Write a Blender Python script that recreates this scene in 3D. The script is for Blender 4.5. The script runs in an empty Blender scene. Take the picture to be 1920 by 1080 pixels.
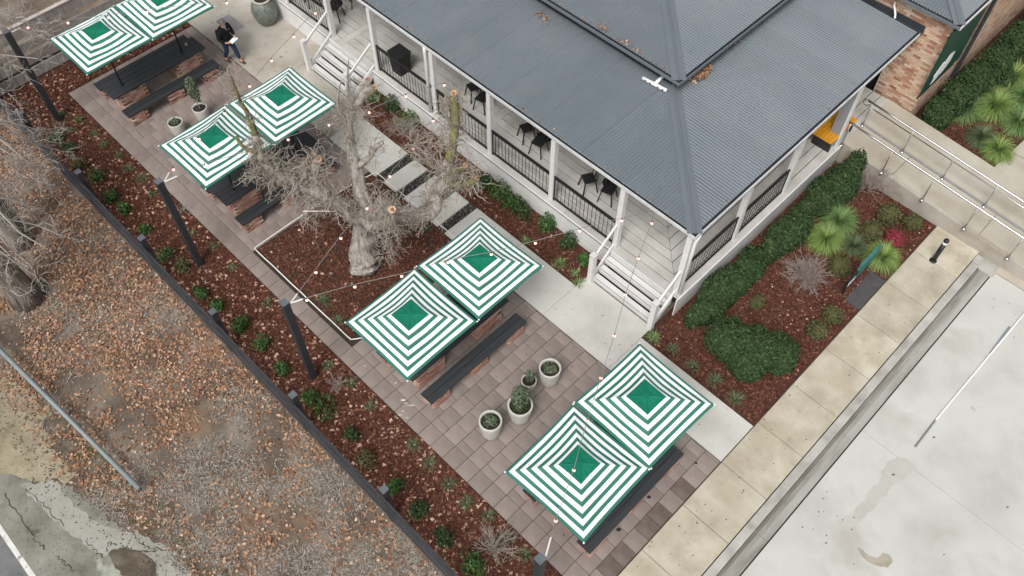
import bpy, math, random
import numpy as np
from mathutils import Vector, Matrix

# ------------------------------------------------------------------ camera, world, light
SC = bpy.context.scene
COL = SC.collection
FPX = 1629.47
CM = np.array([[0.7096310643409696, 0.7045669756810142, 0.0030214734835638246],
               [0.584406867380804, -0.5862010607602173, -0.5611033146593877],
               [-0.3935636744930332, 0.3999421122403909, -0.8277402617827871]])
CAM_H = 20.0
cd = bpy.data.cameras.new('camera')
cam = bpy.data.objects.new('camera', cd)
COL.objects.link(cam)
cd.sensor_width = 36.0
cd.lens = 36.0 * FPX / 1920.0
cd.clip_start = 0.1
cd.clip_end = 2000
mw = Matrix.Identity(4)
for r in range(3):
    mw[r][0] = CM[0, r]
    mw[r][1] = -CM[1, r]
    mw[r][2] = -CM[2, r]
mw[2][3] = CAM_H
cam.matrix_world = mw
SC.camera = cam

SUN_EL, SUN_AZ = math.radians(55), math.radians(292)      # azimuth measured from +x towards +y
world = bpy.data.worlds.new('World')
SC.world = world
world.use_nodes = True
wn = world.node_tree
wn.nodes.clear()
wo = wn.nodes.new('ShaderNodeOutputWorld')
wb = wn.nodes.new('ShaderNodeBackground')
ws = wn.nodes.new('ShaderNodeTexSky')
ws.sky_type = 'NISHITA'
ws.sun_disc = False
ws.sun_elevation = SUN_EL
ws.sun_rotation = math.pi / 2 - SUN_AZ
ws.dust_density = 6.0
ws.air_density = 1.0
wh = wn.nodes.new('ShaderNodeHueSaturation')
wh.inputs['Saturation'].default_value = 0.22
wb.inputs['Strength'].default_value = 0.112
wn.links.new(ws.outputs[0], wh.inputs['Color'])
wn.links.new(wh.outputs[0], wb.inputs[0])
wn.links.new(wb.outputs[0], wo.inputs[0])

sl = bpy.data.lights.new('sun', 'SUN')
sl.energy = 1.3
sl.angle = math.radians(22)
sl.color = (1.0, 0.98, 0.95)
so = bpy.data.objects.new('sun', sl)
COL.objects.link(so)
sd = Vector((math.cos(SUN_AZ) * math.cos(SUN_EL), math.sin(SUN_AZ) * math.cos(SUN_EL), math.sin(SUN_EL)))
so.rotation_euler = sd.to_track_quat('Z', 'Y').to_euler()
so.location = (0, 0, 40)

SC.view_settings.view_transform = 'Standard'
SC.view_settings.look = 'None'
SC.view_settings.gamma = 1.0
SC.view_settings.exposure = 0.36
try:
    SC.view_settings.use_curve_mapping = False
except Exception:
    pass
SC.render.engine = 'CYCLES'

RNG = np.random.default_rng(7)
random.seed(7)


# ------------------------------------------------------------------ helpers
def at(u, v, z=0.0):
    """point at height z seen at pixel (u, v) of the 1920 x 1080 photograph"""
    r = CM.T @ np.array([(u - 960) / FPX, (v - 540) / FPX, 1.0])
    t = (z - CAM_H) / r[2]
    return np.array([r[0] * t, r[1] * t, z])


def new_obj(name, me, parent=None, loc=None, rz=0.0):
    o = bpy.data.objects.new(name, me)
    COL.objects.link(o)
    if parent is not None:
        o.parent = parent
    if loc is not None:
        o.location = loc
    if rz:
        o.rotation_euler = (0, 0, rz)
    return o


def tag(o, label=None, cat=None, group=None, kind=None):
    if label: o['label'] = label
    if cat: o['category'] = cat
    if group: o['group'] = group
    if kind: o['kind'] = kind
    return o


def thing(name, label, cat, loc=(0, 0, 0), rz=0.0, group=None):
    return tag(new_obj(name, None, None, loc, rz), label, cat, group)


def copy_tree(o, parent=None):
    c = o.copy()
    COL.objects.link(c)
    if parent is not None: c.parent = parent
    for ch in list(o.children):
        copy_tree(ch, c)
    return c


class MB:
    def __init__(s):
        s.v = []; s.f = []; s.m = []

    def add(s, vs, fs, m=0):
        n = len(s.v)
        s.v.extend([tuple(map(float, p)) for p in vs])
        s.f.extend([tuple(n + i for i in q) for q in fs])
        s.m.extend([m] * len(fs))
        return s

    def box(s, x0, x1, y0, y1, z0, z1, m=0):
        vs = [(x0, y0, z0), (x1, y0, z0), (x1, y1, z0), (x0, y1, z0), (x0, y0, z1), (x1, y0, z1), (x1, y1, z1), (x0, y1, z1)]
        return s.add(vs, [(0, 3, 2, 1), (4, 5, 6, 7), (0, 1, 5, 4), (1, 2, 6, 5), (2, 3, 7, 6), (3, 0, 4, 7)], m)

    def bar(s, a, b, w, h, up=(0, 0, 1), m=0):
        a = Vector(a); b = Vector(b)
        d = (b - a).normalized(); u = Vector(up)
        sx = d.cross(u)
        if sx.length < 1e-4: sx = Vector((1, 0, 0))
        sx.normalize(); u = sx.cross(d).normalized()
        vs = []
        for p in (a, b):
            for i, j in ((-1, -1), (1, -1), (1, 1), (-1, 1)):
                vs.append(p + sx * (w / 2 * i) + u * (h / 2 * j))
        return s.add(vs, [(0, 1, 2, 3), (7, 6, 5, 4), (0, 4, 5, 1), (1, 5, 6, 2), (2, 6, 7, 3), (3, 7, 4, 0)], m)

    def tube(s, pts, rad, n=8, m=0, cap=True):
        pts = [Vector(p) for p in pts]
        if not hasattr(rad, '__len__'): rad = [rad] * len(pts)
        base = len(s.v); ref = None
        for i, p in enumerate(pts):
            d = (pts[min(i + 1, len(pts) - 1)] - pts[max(i - 1, 0)])
            if d.length < 1e-9: d = Vector((0, 0, 1))
            d.normalize()
            if ref is None:
                ref = Vector((0, 0, 1)) if abs(d.z) < .9 else Vector((1, 0, 0))
            x = d.cross(ref)
            if x.length < 1e-5: x = d.cross(Vector((0, 1, 0)))
            x.normalize(); y = d.cross(x).normalized(); ref = -y if False else ref
            for k in range(n):
                a = 2 * math.pi * k / n
                q = p + (x * math.cos(a) + y * math.sin(a)) * rad[i]
                s.v.append((q.x, q.y, q.z))
        for i in range(len(pts) - 1):
            for k in range(n):
                a = base + i * n + k; b = base + i * n + (k + 1) % n
                s.f.append((a, a + n, b + n, b)); s.m.append(m)
        if cap:
            s.f.append(tuple(base + k for k in range(n))); s.m.append(m)
            e = base + (len(pts) - 1) * n
            s.f.append(tuple(e + k for k in reversed(range(n)))); s.m.append(m)
        return s

    def lathe(s, prof, n=24, m=0, c=(0, 0, 0), closed_top=False):
        base = len(s.v)
        for r, z in prof:
            for k in range(n):
                a = 2 * math.pi * k / n
                s.v.append((c[0] + r * math.cos(a), c[1] + r * math.sin(a), c[2] + z))
        for i in range(len(prof) - 1):
            for k in range(n):
                a = base + i * n + k; b = base + i * n + (k + 1) % n
                s.f.append((a, b, b + n, a + n)); s.m.append(m)
        s.f.append(tuple(base + k for k in reversed(range(n)))); s.m.append(m)
        e = base + (len(prof) - 1) * n
        s.f.append(tuple(e + k for k in range(n))); s.m.append(m)
        return s

    def poly(s, pts, z=None, m=0):
        vs = [(p[0], p[1], p[2] if z is None else z) for p in pts]
        return s.add(vs, [tuple(range(len(vs)))], m)

    def mesh(s, name, mats, smooth=False):
        me = bpy.data.meshes.new(name)
        me.from_pydata(s.v, [], s.f)
        if not isinstance(mats, (list, tuple)): mats = [mats]
        for mm in mats: me.materials.append(mm)
        if any(s.m): me.polygons.foreach_set('material_index', s.m)
        if smooth: me.polygons.foreach_set('use_smooth', [True] * len(s.f))
        me.update()
        return me

    def obj(s, name, mats, parent=None, loc=None, rz=0.0, smooth=False):
        return new_obj(name, s.mesh(name, mats, smooth), parent, loc, rz)


def np_mesh(name, V, Fq, mats, midx=None):
    """V (n,3), Fq (m,k) arrays -> mesh"""
    me = bpy.data.meshes.new(name)
    k = Fq.shape[1]
    me.vertices.add(len(V)); me.vertices.foreach_set('co', V.astype(np.float32).ravel())
    me.loops.add(Fq.size); me.loops.foreach_set('vertex_index', Fq.astype(np.int32).ravel())
    me.polygons.add(len(Fq))
    me.polygons.foreach_set('loop_start', np.arange(0, Fq.size, k, dtype=np.int32))
    try: me.polygons.foreach_set('loop_total', np.full(len(Fq), k, dtype=np.int32))
    except Exception: pass
    if not isinstance(mats, (list, tuple)): mats = [mats]
    for mm in mats: me.materials.append(mm)
    if midx is not None: me.polygons.foreach_set('material_index', midx.astype(np.int32))
    me.update(calc_edges=True)
    me.validate()
    return me


def leaf_quads(P, size, normal=None, spread=1.0, aspect=1.5, rng=RNG, curl=0.25):
    """one bent diamond leaf (2 triangles worth as a quad) per point"""
    n = len(P)
    size = np.broadcast_to(size, (n,))
    nrm = rng.normal(size=(n, 3)) * spread
    if normal is not None: nrm = nrm + normal
    nrm /= np.linalg.norm(nrm, axis=1, keepdims=True) + 1e-9
    a = rng.normal(size=(n, 3))
    t = a - nrm * np.sum(a * nrm, 1, keepdims=True)
    t /= np.linalg.norm(t, axis=1, keepdims=True) + 1e-9
    b = np.cross(nrm, t)
    s = size[:, None]
    V = np.empty((n, 4, 3))
    V[:, 0] = P - t * s * .5 * aspect
    V[:, 1] = P + b * s * .5 + nrm * s * curl * rng.uniform(0, 1, (n, 1))
    V[:, 2] = P + t * s * .5 * aspect
    V[:, 3] = P - b * s * .5 + nrm * s * curl * rng.uniform(0, 1, (n, 1))
    Fq = np.arange(n * 4).reshape(n, 4)
    return V.reshape(-1, 3), Fq


# ------------------------------------------------------------------ materials
def mat(name, cols, scale=3.0, rough=0.8, detail=4.0, bump=0.0, bscale=30.0, rnd=None, rndcols=None,
        spots=None, spotscale=6.0, spotth=0.62, metal=0.0, spec=0.3, coords='Object', distort=0.0, stretch=None,
        noise_rough=0.6, rndval=0.0, two=None):
    """procedural material: noise over a colour ramp, optional per-piece variation, dark spots and relief"""
    m = bpy.data.materials.new(name)
    m.use_nodes = True
    nt = m.node_tree; N = nt.nodes; L = nt.links
    bs = N['Principled BSDF']
    bs.inputs['Roughness'].default_value = rough
    bs.inputs['Metallic'].default_value = metal
    try: bs.inputs['Specular IOR Level'].default_value = spec
    except Exception: pass
    tc = N.new('ShaderNodeTexCoord')
    co = tc.outputs[coords]
    if stretch:
        mp = N.new('ShaderNodeMapping'); mp.inputs['Scale'].default_value = stretch
        L.new(co, mp.inputs[0]); co = mp.outputs[0]

    def noise(sc, det, dist=0.0):
        n = N.new('ShaderNodeTexNoise')
        n.inputs['Scale'].default_value = sc; n.inputs['Detail'].default_value = det
        n.inputs['Roughness'].default_value = noise_rough; n.inputs['Distortion'].default_value = dist
        L.new(co, n.inputs['Vector']); return n

    def ramp(src, cs, lo=0.3, hi=0.7):
        r = N.new('ShaderNodeValToRGB')
        el = r.color_ramp.elements
        k = len(cs)
        el[0].position = lo; el[0].color = (*cs[0], 1)
        el[1].position = hi; el[1].color = (*cs[-1], 1)
        for i in range(1, k - 1):
            e = el.new(lo + (hi - lo) * i / (k - 1)); e.color = (*cs[i], 1)
        L.new(src, r.inputs[0]); return r

    out = ramp(noise(scale, detail, distort).outputs['Fac'], cols if len(cols) > 1 else cols * 2).outputs[0]

    def mix(a, b, fac, mode='MIX'):
        x = N.new('ShaderNodeMix'); x.data_type = 'RGBA'; x.blend_type = mode
        if isinstance(fac, float): x.inputs[0].default_value = fac
        else: L.new(fac, x.inputs[0])
        for s_, i in ((a, 6), (b, 7)):
            if isinstance(s_, tuple): x.inputs[i].default_value = (*s_, 1)
            else: L.new(s_, x.inputs[i])
        return x.outputs[2]

    rsrc = None
    if rnd == 'object': rsrc = N.new('ShaderNodeObjectInfo').outputs['Random']
    elif rnd == 'island': rsrc = N.new('ShaderNodeNewGeometry').outputs['Random Per Island']
    if rsrc is not None and rndcols:
        rr = ramp(rsrc, rndcols, 0.0, 1.0)
        out = mix(out, rr.outputs[0], 0.86)
    if rsrc is not None and rndval:
        mr = N.new('ShaderNodeMapRange'); mr.inputs[3].default_value = 1 - rndval; mr.inputs[4].default_value = 1 + rndval
        L.new(rsrc, mr.inputs[0])
        hv = N.new('ShaderNodeHueSaturation'); L.new(mr.outputs[0], hv.inputs['Value']); L.new(out, hv.inputs['Color'])
        out = hv.outputs[0]
    if two:   # second colour in large patches: (colour, scale, threshold, softness)
        r2 = ramp(noise(two[1], 5).outputs['Fac'], [(0, 0, 0), (1, 1, 1)], two[2], min(0.99, two[2] + two[3]))
        out = mix(out, two[0], r2.outputs[0])
    if spots:
        r3 = ramp(noise(spotscale, 3).outputs['Fac'], [(0, 0, 0), (1, 1, 1)], spotth, min(.99, spotth + 0.06))
        out = mix(out, spots, r3.outputs[0])
    L.new(out, bs.inputs['Base Color'])
    if bump:
        bn = noise(bscale, 4)
        bp = N.new('ShaderNodeBump'); bp.inputs['Strength'].default_value = bump; bp.inputs['Distance'].default_value = 0.01
        L.new(bn.outputs['Fac'], bp.inputs['Height']); L.new(bp.outputs[0], bs.inputs['Normal'])
    return m


M_SOIL = mat('leaf_litter_soil', [(.075, .052, .040), (.14, .112, .088), (.24, .21, .175)], 0.9, .95, 10, .8, 25,
             two=((.22, .13, .07), .5, .55, .15), spots=(.07, .05, .04), spotscale=3.0, spotth=.66)
M_MULCH = mat('bark_mulch', [(.035, .015, .011), (.07, .027, .018), (.095, .04, .026)], 6, .95, 8, .8, 60)
M_CHIP = mat('mulch_chips', [(.10, .035, .025)], 5, .9, 2, rnd='island', rndcols=[(.035, .013, .009), (.10, .030, .018), (.15, .050, .028), (.06, .02, .014), (.22, .11, .065), (.12, .038, .022)])
M_LEAF = mat('dry_leaves', [(.3, .18, .12)], 2, .8, 2, rnd='island', rndcols=[(.09, .04, .026), (.27, .125, .065), (.42, .23, .13), (.16, .075, .042), (.52, .34, .22), (.36, .18, .07), (.60, .45, .34), (.24, .10, .055), (.12, .055, .035)])
M_PLEAF = mat('fallen_leaves_pink', [(.45, .26, .2)], 2, .8, 2, rnd='island', rndcols=[(.42, .23, .15), (.56, .37, .27), (.28, .13, .08), (.54, .42, .30)])
M_DRYGRASS = mat('dry_grass', [(.3, .27, .22)], 2, .9, 2, rnd='island', rndcols=[(.12, .10, .08), (.28, .25, .21), (.46, .43, .39), (.20, .17, .13), (.36, .33, .29), (.15, .13, .10)])
M_PAVER = mat('brown_pavers', [(.195, .158, .138), (.24, .198, .175), (.285, .24, .215)], 1.3, .62, 6, .15, 40, rnd='object', rndval=.12, spec=.4, spots=(.40, .37, .35), spotscale=7.5, spotth=.79)
M_JOINT = mat('paver_bedding', [(.03, .022, .018), (.05, .038, .03)], 8, .95)
M_CONC = mat('pale_concrete', [(.41, .405, .37), (.50, .49, .455), (.56, .55, .52)], .8, .8, 8, .15, 40, rnd='object', rndval=.04, spots=(.22, .20, .17), spotscale=2.6, spotth=.74)
M_CONCW = mat('weathered_concrete', [(.27, .235, .185), (.38, .35, .30), (.47, .445, .395)], .7, .8, 8, .15, 40, spots=(.18, .15, .12), spotscale=1.9, spotth=.7, rnd='object', rndval=.03)
M_FOOT = mat('tan_footpath', [(.33, .29, .215), (.43, .39, .305), (.52, .49, .40)], 1.3, .85, 10, .3, 60, rnd='object', rndval=.08, spots=(.22, .19, .145), spotscale=6, spotth=.69, two=((.40, .35, .255), .9, .55, .15))
M_ROAD = mat('pale_road_concrete', [(.40, .395, .36), (.49, .485, .455), (.54, .535, .505)], .55, .75, 9, .1, 50, spots=(.36, .34, .31), spotscale=2.3, spotth=.70, two=((.39, .375, .34), .28, .52, .12))
M_KERB = mat('kerb_concrete', [(.26, .245, .22), (.37, .36, .33), (.46, .45, .42)], 1.6, .8, 8, .2, 50, rnd='object', rndval=.05)
M_GUT = mat('gutter_concrete', [(.17, .155, .135), (.33, .325, .295), (.40, .40, .365)], 1.1, .75, 8, .2, 50, stretch=(1.8, .35, 1), rnd='object', rndval=.05)
M_GUTD = mat('stained_gutter_invert', [(.11, .10, .088), (.17, .158, .14), (.26, .25, .225)], 1.4, .8, 9, .3, 50, stretch=(2, .4, 1))
M_GUTS = mat('gutter_silt', [(.15, .14, .12), (.27, .26, .235), (.36, .35, .32)], 1.6, .8, 9, .3, 50, stretch=(2.5, .35, 1))
M_RAMP = mat('ramp_concrete', [(.34, .30, .23), (.42, .385, .315), (.48, .45, .385)], .8, .8, 8, .15, 50, spots=(.14, .12, .10), spotscale=5.5, spotth=.715)
M_ROOF = mat('blue_grey_roof_steel', [(.125, .148, .168), (.140, .162, .182), (.156, .178, .196)], .5, .50, 8, metal=0.0, spec=.5, two=((.17, .18, .18), .8, .6, .2), spots=(.085, .09, .095), spotscale=4.5, spotth=.74, rnd='object', rndval=.035)
M_CAPM = mat('roof_flashing', [(.125, .146, .165), (.140, .160, .180)], .6, .48, 4, spec=.5)
M_DARKMET = mat('dark_metal_and_trough_shade', [(.03, .035, .042), (.04, .046, .055)], 2, .6, 3)
M_WHITE = mat('off_white_paint', [(.64, .63, .615), (.70, .695, .68), (.74, .735, .72)], 2.5, .55, 5, spec=.4)
M_STEPW = mat('stair_white_paint', [(.56, .55, .54), (.64, .63, .62)], 2.5, .6, 5)
M_DECK = mat('grey_deck_boards', [(.40, .385, .355), (.48, .465, .435), (.55, .535, .505)], 1.5, .6, 6, rnd='object', rndval=.06, stretch=(1, 1, 1))
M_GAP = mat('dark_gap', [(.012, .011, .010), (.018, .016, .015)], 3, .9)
M_BLACK = mat('black_steel', [(.012, .012, .013), (.02, .02, .022)], 4, .45, 3, spec=.5)
M_POST = mat('charcoal_post_paint', [(.028, .031, .036), (.04, .044, .05)], 2, .55, 4, spec=.4)
M_CAPP = mat('grey_post_cap', [(.085, .098, .115), (.12, .135, .155)], 3, .5, 3, spec=.5)
M_RAILT = mat('charcoal_rail_paint', [(.022, .024, .028), (.040, .044, .050)], 2.5, .55, 4, spec=.45)
M_TABLE = mat('charcoal_table_timber', [(.020, .022, .025), (.029, .032, .036), (.045, .049, .053)], 1.5, .5, 8, stretch=(16, .5, 16), rnd='object', rndval=.12, spec=.45)
M_BRICK = mat('recycled_brick', [(.30, .16, .12), (.38, .24, .18)], 9, .9, 5, .4, 60, rnd='object',
              rndcols=[(.38, .18, .14), (.50, .34, .27), (.28, .13, .10), (.58, .46, .38), (.40, .20, .15), (.52, .28, .22), (.20, .11, .09)])
M_BRICKI = mat('recycled_brick_joined', [(.30, .16, .12), (.38, .24, .18)], 9, .9, 5, .4, 60, rnd='island',
               rndcols=[(.46, .32, .22), (.58, .46, .36), (.36, .17, .11), (.60, .48, .34), (.42, .24, .16)])
M_WBRICK = mat('wall_brick', [(.40, .27, .19), (.5, .36, .26)], 9, .9, 5, .4, 60, rnd='object',
               rndcols=[(.56, .38, .26), (.70, .54, .40), (.34, .14, .09), (.74, .60, .46), (.46, .22, .14), (.66, .48, .34), (.62, .48, .36), (.26, .11, .08), (.50, .30, .2)])
M_MORTAR = mat('cream_mortar', [(.58, .50, .40), (.66, .58, .48)], 6, .95, 4)
M_MORTARD = mat('grey_mortar', [(.10, .085, .075), (.16, .14, .12)], 6, .95, 4)
M_CWHITE = mat('canopy_white_stripe', [(.76, .79, .78), (.86, .89, .89), (.90, .93, .93)], 1.6, .8, 7, spec=.2, bump=.15, bscale=5)
M_CGREEN = mat('canopy_green_stripe', [(.032, .150, .108), (.048, .180, .135)], 2, .8, 3, spec=.2)
M_CAPGREEN = mat('canopy_cap_green', [(.004, .13, .075), (.007, .17, .10)], 3, .75, 3, spec=.2)
M_TRUNK = mat('grey_bark', [(.10, .085, .07), (.24, .215, .188), (.36, .33, .295), (.47, .44, .40)], 7, .95, 10, 1.0, 30, stretch=(1.6, 1.6, .3))
M_MOSS = mat('mossy_bark', [(.10, .085, .06), (.16, .15, .07), (.22, .20, .05)], 5, .95, 8, .9, 24)
M_TWIG = mat('grey_twigs', [(.20, .17, .14)], 3, .9, 2, rnd='island', rndcols=[(.22, .185, .155), (.40, .355, .31), (.58, .53, .47), (.32, .27, .23), (.40, .385, .25)])
M_TWIGL = mat('pale_twigs', [(.3, .27, .24)], 3, .9, 2, rnd='island', rndcols=[(.22, .19, .165), (.40, .36, .32), (.56, .52, .47), (.32, .28, .25)])
M_TWIGR = mat('reddish_twigs', [(.20, .15, .13)], 3, .9, 2, rnd='island', rndcols=[(.26, .19, .17), (.38, .31, .28), (.48, .42, .38), (.32, .24, .22)])
M_CUT = mat('fresh_cut_wood', [(.42, .20, .11), (.60, .42, .28)], 8, .85, 3)
M_BARKD = mat('shaggy_dark_bark', [(.09, .075, .062), (.18, .155, .13), (.28, .25, .21)], 9, .95, 9, 1.0, 30, stretch=(1, 1, .12))
M_HEDGE = mat('hedge_leaves', [(.03, .07, .025)], 3, .75, 2, rnd='island', rndcols=[(.018, .036, .014), (.032, .060, .022), (.052, .088, .030), (.024, .046, .018), (.10, .14, .055)], spec=.2)
M_SHRUB = mat('shrub_leaves', [(.03, .07, .025)], 3, .5, 2, rnd='island', rndcols=[(.02, .05, .016), (.04, .10, .022), (.07, .16, .03), (.03, .07, .02), (.13, .22, .05)], spec=.25)
M_ROUND = mat('olive_mound_leaves', [(.07, .08, .03)], 3, .7, 2, rnd='island', rndcols=[(.045, .055, .02), (.08, .10, .03), (.12, .12, .045), (.11, .075, .035), (.06, .08, .025)])
M_RED = mat('crimson_leaves', [(.3, .03, .05)], 3, .7, 2, rnd='island', rndcols=[(.16, .02, .03), (.34, .04, .07), (.24, .03, .05), (.12, .06, .03)])
M_GRASSL = mat('lime_grass_blades', [(.2, .3, .06)], 3, .6, 2, rnd='island', rndcols=[(.08, .16, .03), (.19, .30, .06), (.30, .41, .13), (.12, .21, .035), (.44, .50, .26)])
M_GRASSG = mat('green_grass_blades', [(.12, .22, .06)], 3, .6, 2, rnd='island', rndcols=[(.05, .11, .03), (.11, .21, .06), (.18, .30, .08), (.30, .40, .18), (.08, .15, .04)])
M_STRAP = mat('strappy_leaves', [(.08, .12, .06)], 3, .6, 2, rnd='island', rndcols=[(.04, .07, .03), (.08, .13, .055), (.14, .19, .09), (.10, .11, .06), (.20, .22, .12)])
M_GREYG = mat('grey_green_leaves', [(.12, .15, .10)], 3, .7, 2, rnd='island', rndcols=[(.045, .07, .03), (.10, .13, .08), (.17, .20, .13), (.07, .10, .05)])
M_POT = mat('white_glazed_pot', [(.42, .41, .37), (.52, .51, .47), (.58, .57, .54)], 3, .55, 7, .1, 20, spots=(.22, .21, .18), spotscale=7, spotth=.68)
M_POTG = mat('speckled_green_glaze', [(.10, .115, .095), (.155, .175, .15), (.22, .24, .21)], 14, .4, 6, .2, 40, stretch=(1, 1, .5), spec=.5)
M_RIM = mat('cream_pot_rim', [(.46, .42, .36), (.54, .50, .44)], 4, .6, 4)
M_POTSOIL = mat('potting_soil', [(.02, .016, .013), (.045, .037, .03)], 14, .95, 5, .6, 40)
M_STEEL = mat('brushed_stainless', [(.55, .55, .56), (.62, .62, .63)], 5, .22, 3, metal=.9)
M_SKIRT = mat('grey_ramp_skirt', [(.22, .215, .22), (.30, .295, .30)], 2, .5, 5)
M_ASPH = mat('asphalt', [(.10, .105, .105), (.15, .155, .155), (.19, .19, .185)], 2.5, .9, 9, .5, 90)
M_SHOULD = mat('worn_road_shoulder', [(.13, .125, .10), (.21, .205, .17), (.27, .265, .225)], 1.3, .95, 10, .5, 60, two=((.36, .38, .31), 1.1, .60, .08), spots=(.07, .06, .045), spotscale=.9, spotth=.68)
M_SAND = mat('sandy_verge', [(.19, .16, .11), (.29, .25, .17), (.36, .32, .23)], 1.6, .95, 9, .5, 50, spots=(.12, .11, .06), spotscale=1.5, spotth=.62)
M_APRON = mat('pale_cracked_concrete', [(.24, .24, .20), (.31, .305, .265), (.35, .345, .305)], 1.2, .85, 9, .3, 60)
M_CRACK = mat('crack_dirt', [(.035, .03, .025), (.06, .05, .04)], 5, .95)
M_LINE = mat('worn_white_line', [(.52, .51, .48), (.70, .69, .66)], 6, .8, 8, spots=(.30, .29, .27), spotscale=5, spotth=.6)
M_GALV = mat('galvanised_pipe_and_shadow', [(.19, .225, .23), (.25, .285, .29)], 3, .55, 5, metal=.2)
M_PEB = mat('dark_pebbles', [(.04, .038, .036)], 3, .7, 2, rnd='island', rndcols=[(.02, .02, .02), (.05, .048, .045), (.10, .095, .09), (.03, .03, .03), (.3, .29, .27)])
M_GRIT = mat('road_grit', [(.2, .19, .16)], 3, .9, 2, rnd='island', rndcols=[(.10, .09, .07), (.24, .23, .19), (.36, .35, .31), (.16, .145, .12)])
M_DIRTBIT = mat('dirt_crumbs', [(.08, .06, .05)], 3, .9, 2, rnd='island', rndcols=[(.04, .03, .025), (.10, .075, .055), (.16, .12, .09), (.07, .05, .035)])
M_ROPE = mat('white_rope', [(.74, .70, .66), (.80, .76, .73)], 12, .8, 3)
M_SLEEPER = mat('grey_fence_timber', [(.24, .215, .195), (.32, .29, .265), (.40, .37, .34)], 2.2, .85, 6, .3, 30, rnd='object', rndval=.12)
M_SLATE = mat('dark_slate_slab', [(.055, .053, .055), (.085, .082, .085)], 2, .7, 6, .2, 40, spots=(.2, .19, .18), spotscale=3, spotth=.72)
M_TEAL = mat('teal_sign_paint', [(.035, .14, .12), (.05, .18, .155)], 3, .5, 3)
M_DGREEN = mat('dark_green_sign', [(.004, .045, .032), (.008, .06, .045)], 2, .4, 4, spec=.5)
M_SIGNW = mat('sign_white', [(.75, .76, .78), (.8, .81, .83)], 3, .5)
M_YEL = mat('orange_bench_paint', [(.62, .27, .02), (.72, .33, .03)], 3, .5, 4, rnd='object', rndval=.08)
M_GREYB = mat('grey_board_paint', [(.26, .27, .28), (.32, .33, .34)], 2, .6, 4)
M_SKIN = mat('skin', [(.42, .24, .18), (.50, .30, .23)], 6, .6, 3)
M_HAIR = mat('grey_hair', [(.22, .20, .19), (.34, .31, .29)], 30, .8, 4)
M_JACK = mat('black_jacket', [(.006, .006, .008), (.012, .012, .015)], 8, .85, 4)
M_JEAN = mat('dark_blue_jeans', [(.016, .026, .06), (.03, .045, .095)], 9, .85, 5)
M_SHOE = mat('dark_brown_shoes', [(.045, .035, .03), (.07, .055, .045)], 6, .6, 3)
M_SHIRT = mat('grey_collar', [(.3, .3, .3), (.36, .36, .36)], 6, .8, 3)
M_PAPER = mat('white_paper', [(.8, .8, .79), (.84, .84, .83)], 6, .7, 2)
M_CABLE = mat('cable', [(.20, .19, .18), (.27, .26, .25)], 6, .6, 2)
M_SOCK = mat('bulb_socket', [(.015, .012, .012), (.02, .018, .016)], 6, .6, 2)
M_WCLAD = mat('cream_weatherboard', [(.40, .40, .37), (.46, .46, .43)], 2, .7, 4)
M_CHARC = mat('charcoal_board_and_porch_shade', [(.02, .02, .022), (.03, .03, .033)], 2, .7, 3)
M_GLASS = mat('dark_window_glass', [(.02, .025, .03), (.03, .035, .04)], 1, .08, 2, spec=.7)
M_WOODCUP = mat('stone_cup', [(.40, .30, .22), (.5, .4, .3)], 6, .7, 3)
M_GARNET = mat('cream_gate', [(.5, .5, .48)], 3, .6, 2)
M_BULB = bpy.data.materials.new('lit_bulb')
M_BULB.use_nodes = True
_b = M_BULB.node_tree.nodes['Principled BSDF']
_b.inputs['Base Color'].default_value = (.9, .6, .5, 1)
_b.inputs['Emission Color'].default_value = (1.0, .40, .33, 1)
_b.inputs['Emission Strength'].default_value = 1.5


# ================================================================== SETTING
def sheet(name, pts, z, m, kind='structure'):
    return tag(MB().poly(pts, z).obj(name, m), kind=kind)


_g = MB()
for _x0, _x1, _z0, _z1 in ((-350, -1.6, -.06, -.06), (-1.6, -1.5, -.06, -.32), (-1.5, 350, -.32, -.32)):
    _g.add([(_x0, -350, _z0), (_x1, -350, _z1), (_x1, 350, _z1), (_x0, 350, _z0)], [(0, 1, 2, 3)])
tag(_g.obj('ground', M_SOIL), kind='structure')

# mulch beds ------------------------------------------------------------
BED_Z = -0.028


def bed(name, pts):
    return sheet(name, pts, BED_Z, M_MULCH)


bed_strip = bed('mulch_bed', [(-27.5, 3.12), (3.5, 3.12), (3.5, 4.87), (-25.22, 4.87), (-25.22, 9.6), (-27.5, 9.6)])
bed_tree = bed('mulch_bed', [(-15.68, 5.42), (-11.36, 5.42), (-11.36, 9.68), (-15.68, 9.68)])
bed_ver = bed('mulch_bed', [(-18.1, 10.98), (-8.22, 10.98), (-8.22, 12.14), (-18.1, 12.14)])
bed_right = bed('mulch_bed', [(-5.95, 10.98), (-2.26, 10.98), (-2.26, 20.1), (-5.95, 20.1)])
bed_far = bed('mulch_bed', [(-5.1, 23.0), (-2.25, 23.0), (-1.4, 26.6), (-1.0, 34), (-5.1, 34)])

# paving ----------------------------------------------------------------
PT = 0.4435
paver_full = MB().box(-.2165, .2165, -.2165, .2165, -.05, 0).mesh('paver', M_PAVER)
M_PAVERW = mat('damp_pavers', [(.10, .078, .066), (.14, .11, .094), (.19, .155, .135)], 2.2, .35, 6, .15, 40, rnd='object', rndval=.1, spec=.5)
paver_wet = MB().box(-.2165, .2165, -.2165, .2165, -.05, 0).mesh('paver', M_PAVERW)
paver_half = MB().box(-.2165, .2165, -.1055, .1055, -.05, 0).mesh('half_paver', M_PAVER)
paver_cut = MB().box(-.2165, .2165, -.036, .036, -.05, 0).mesh('cut_paver', M_PAVER)
paver_nar = MB().box(-.2165, .2165, -.14, .14, -.05, 0).mesh('narrow_paver', M_PAVER)


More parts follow.
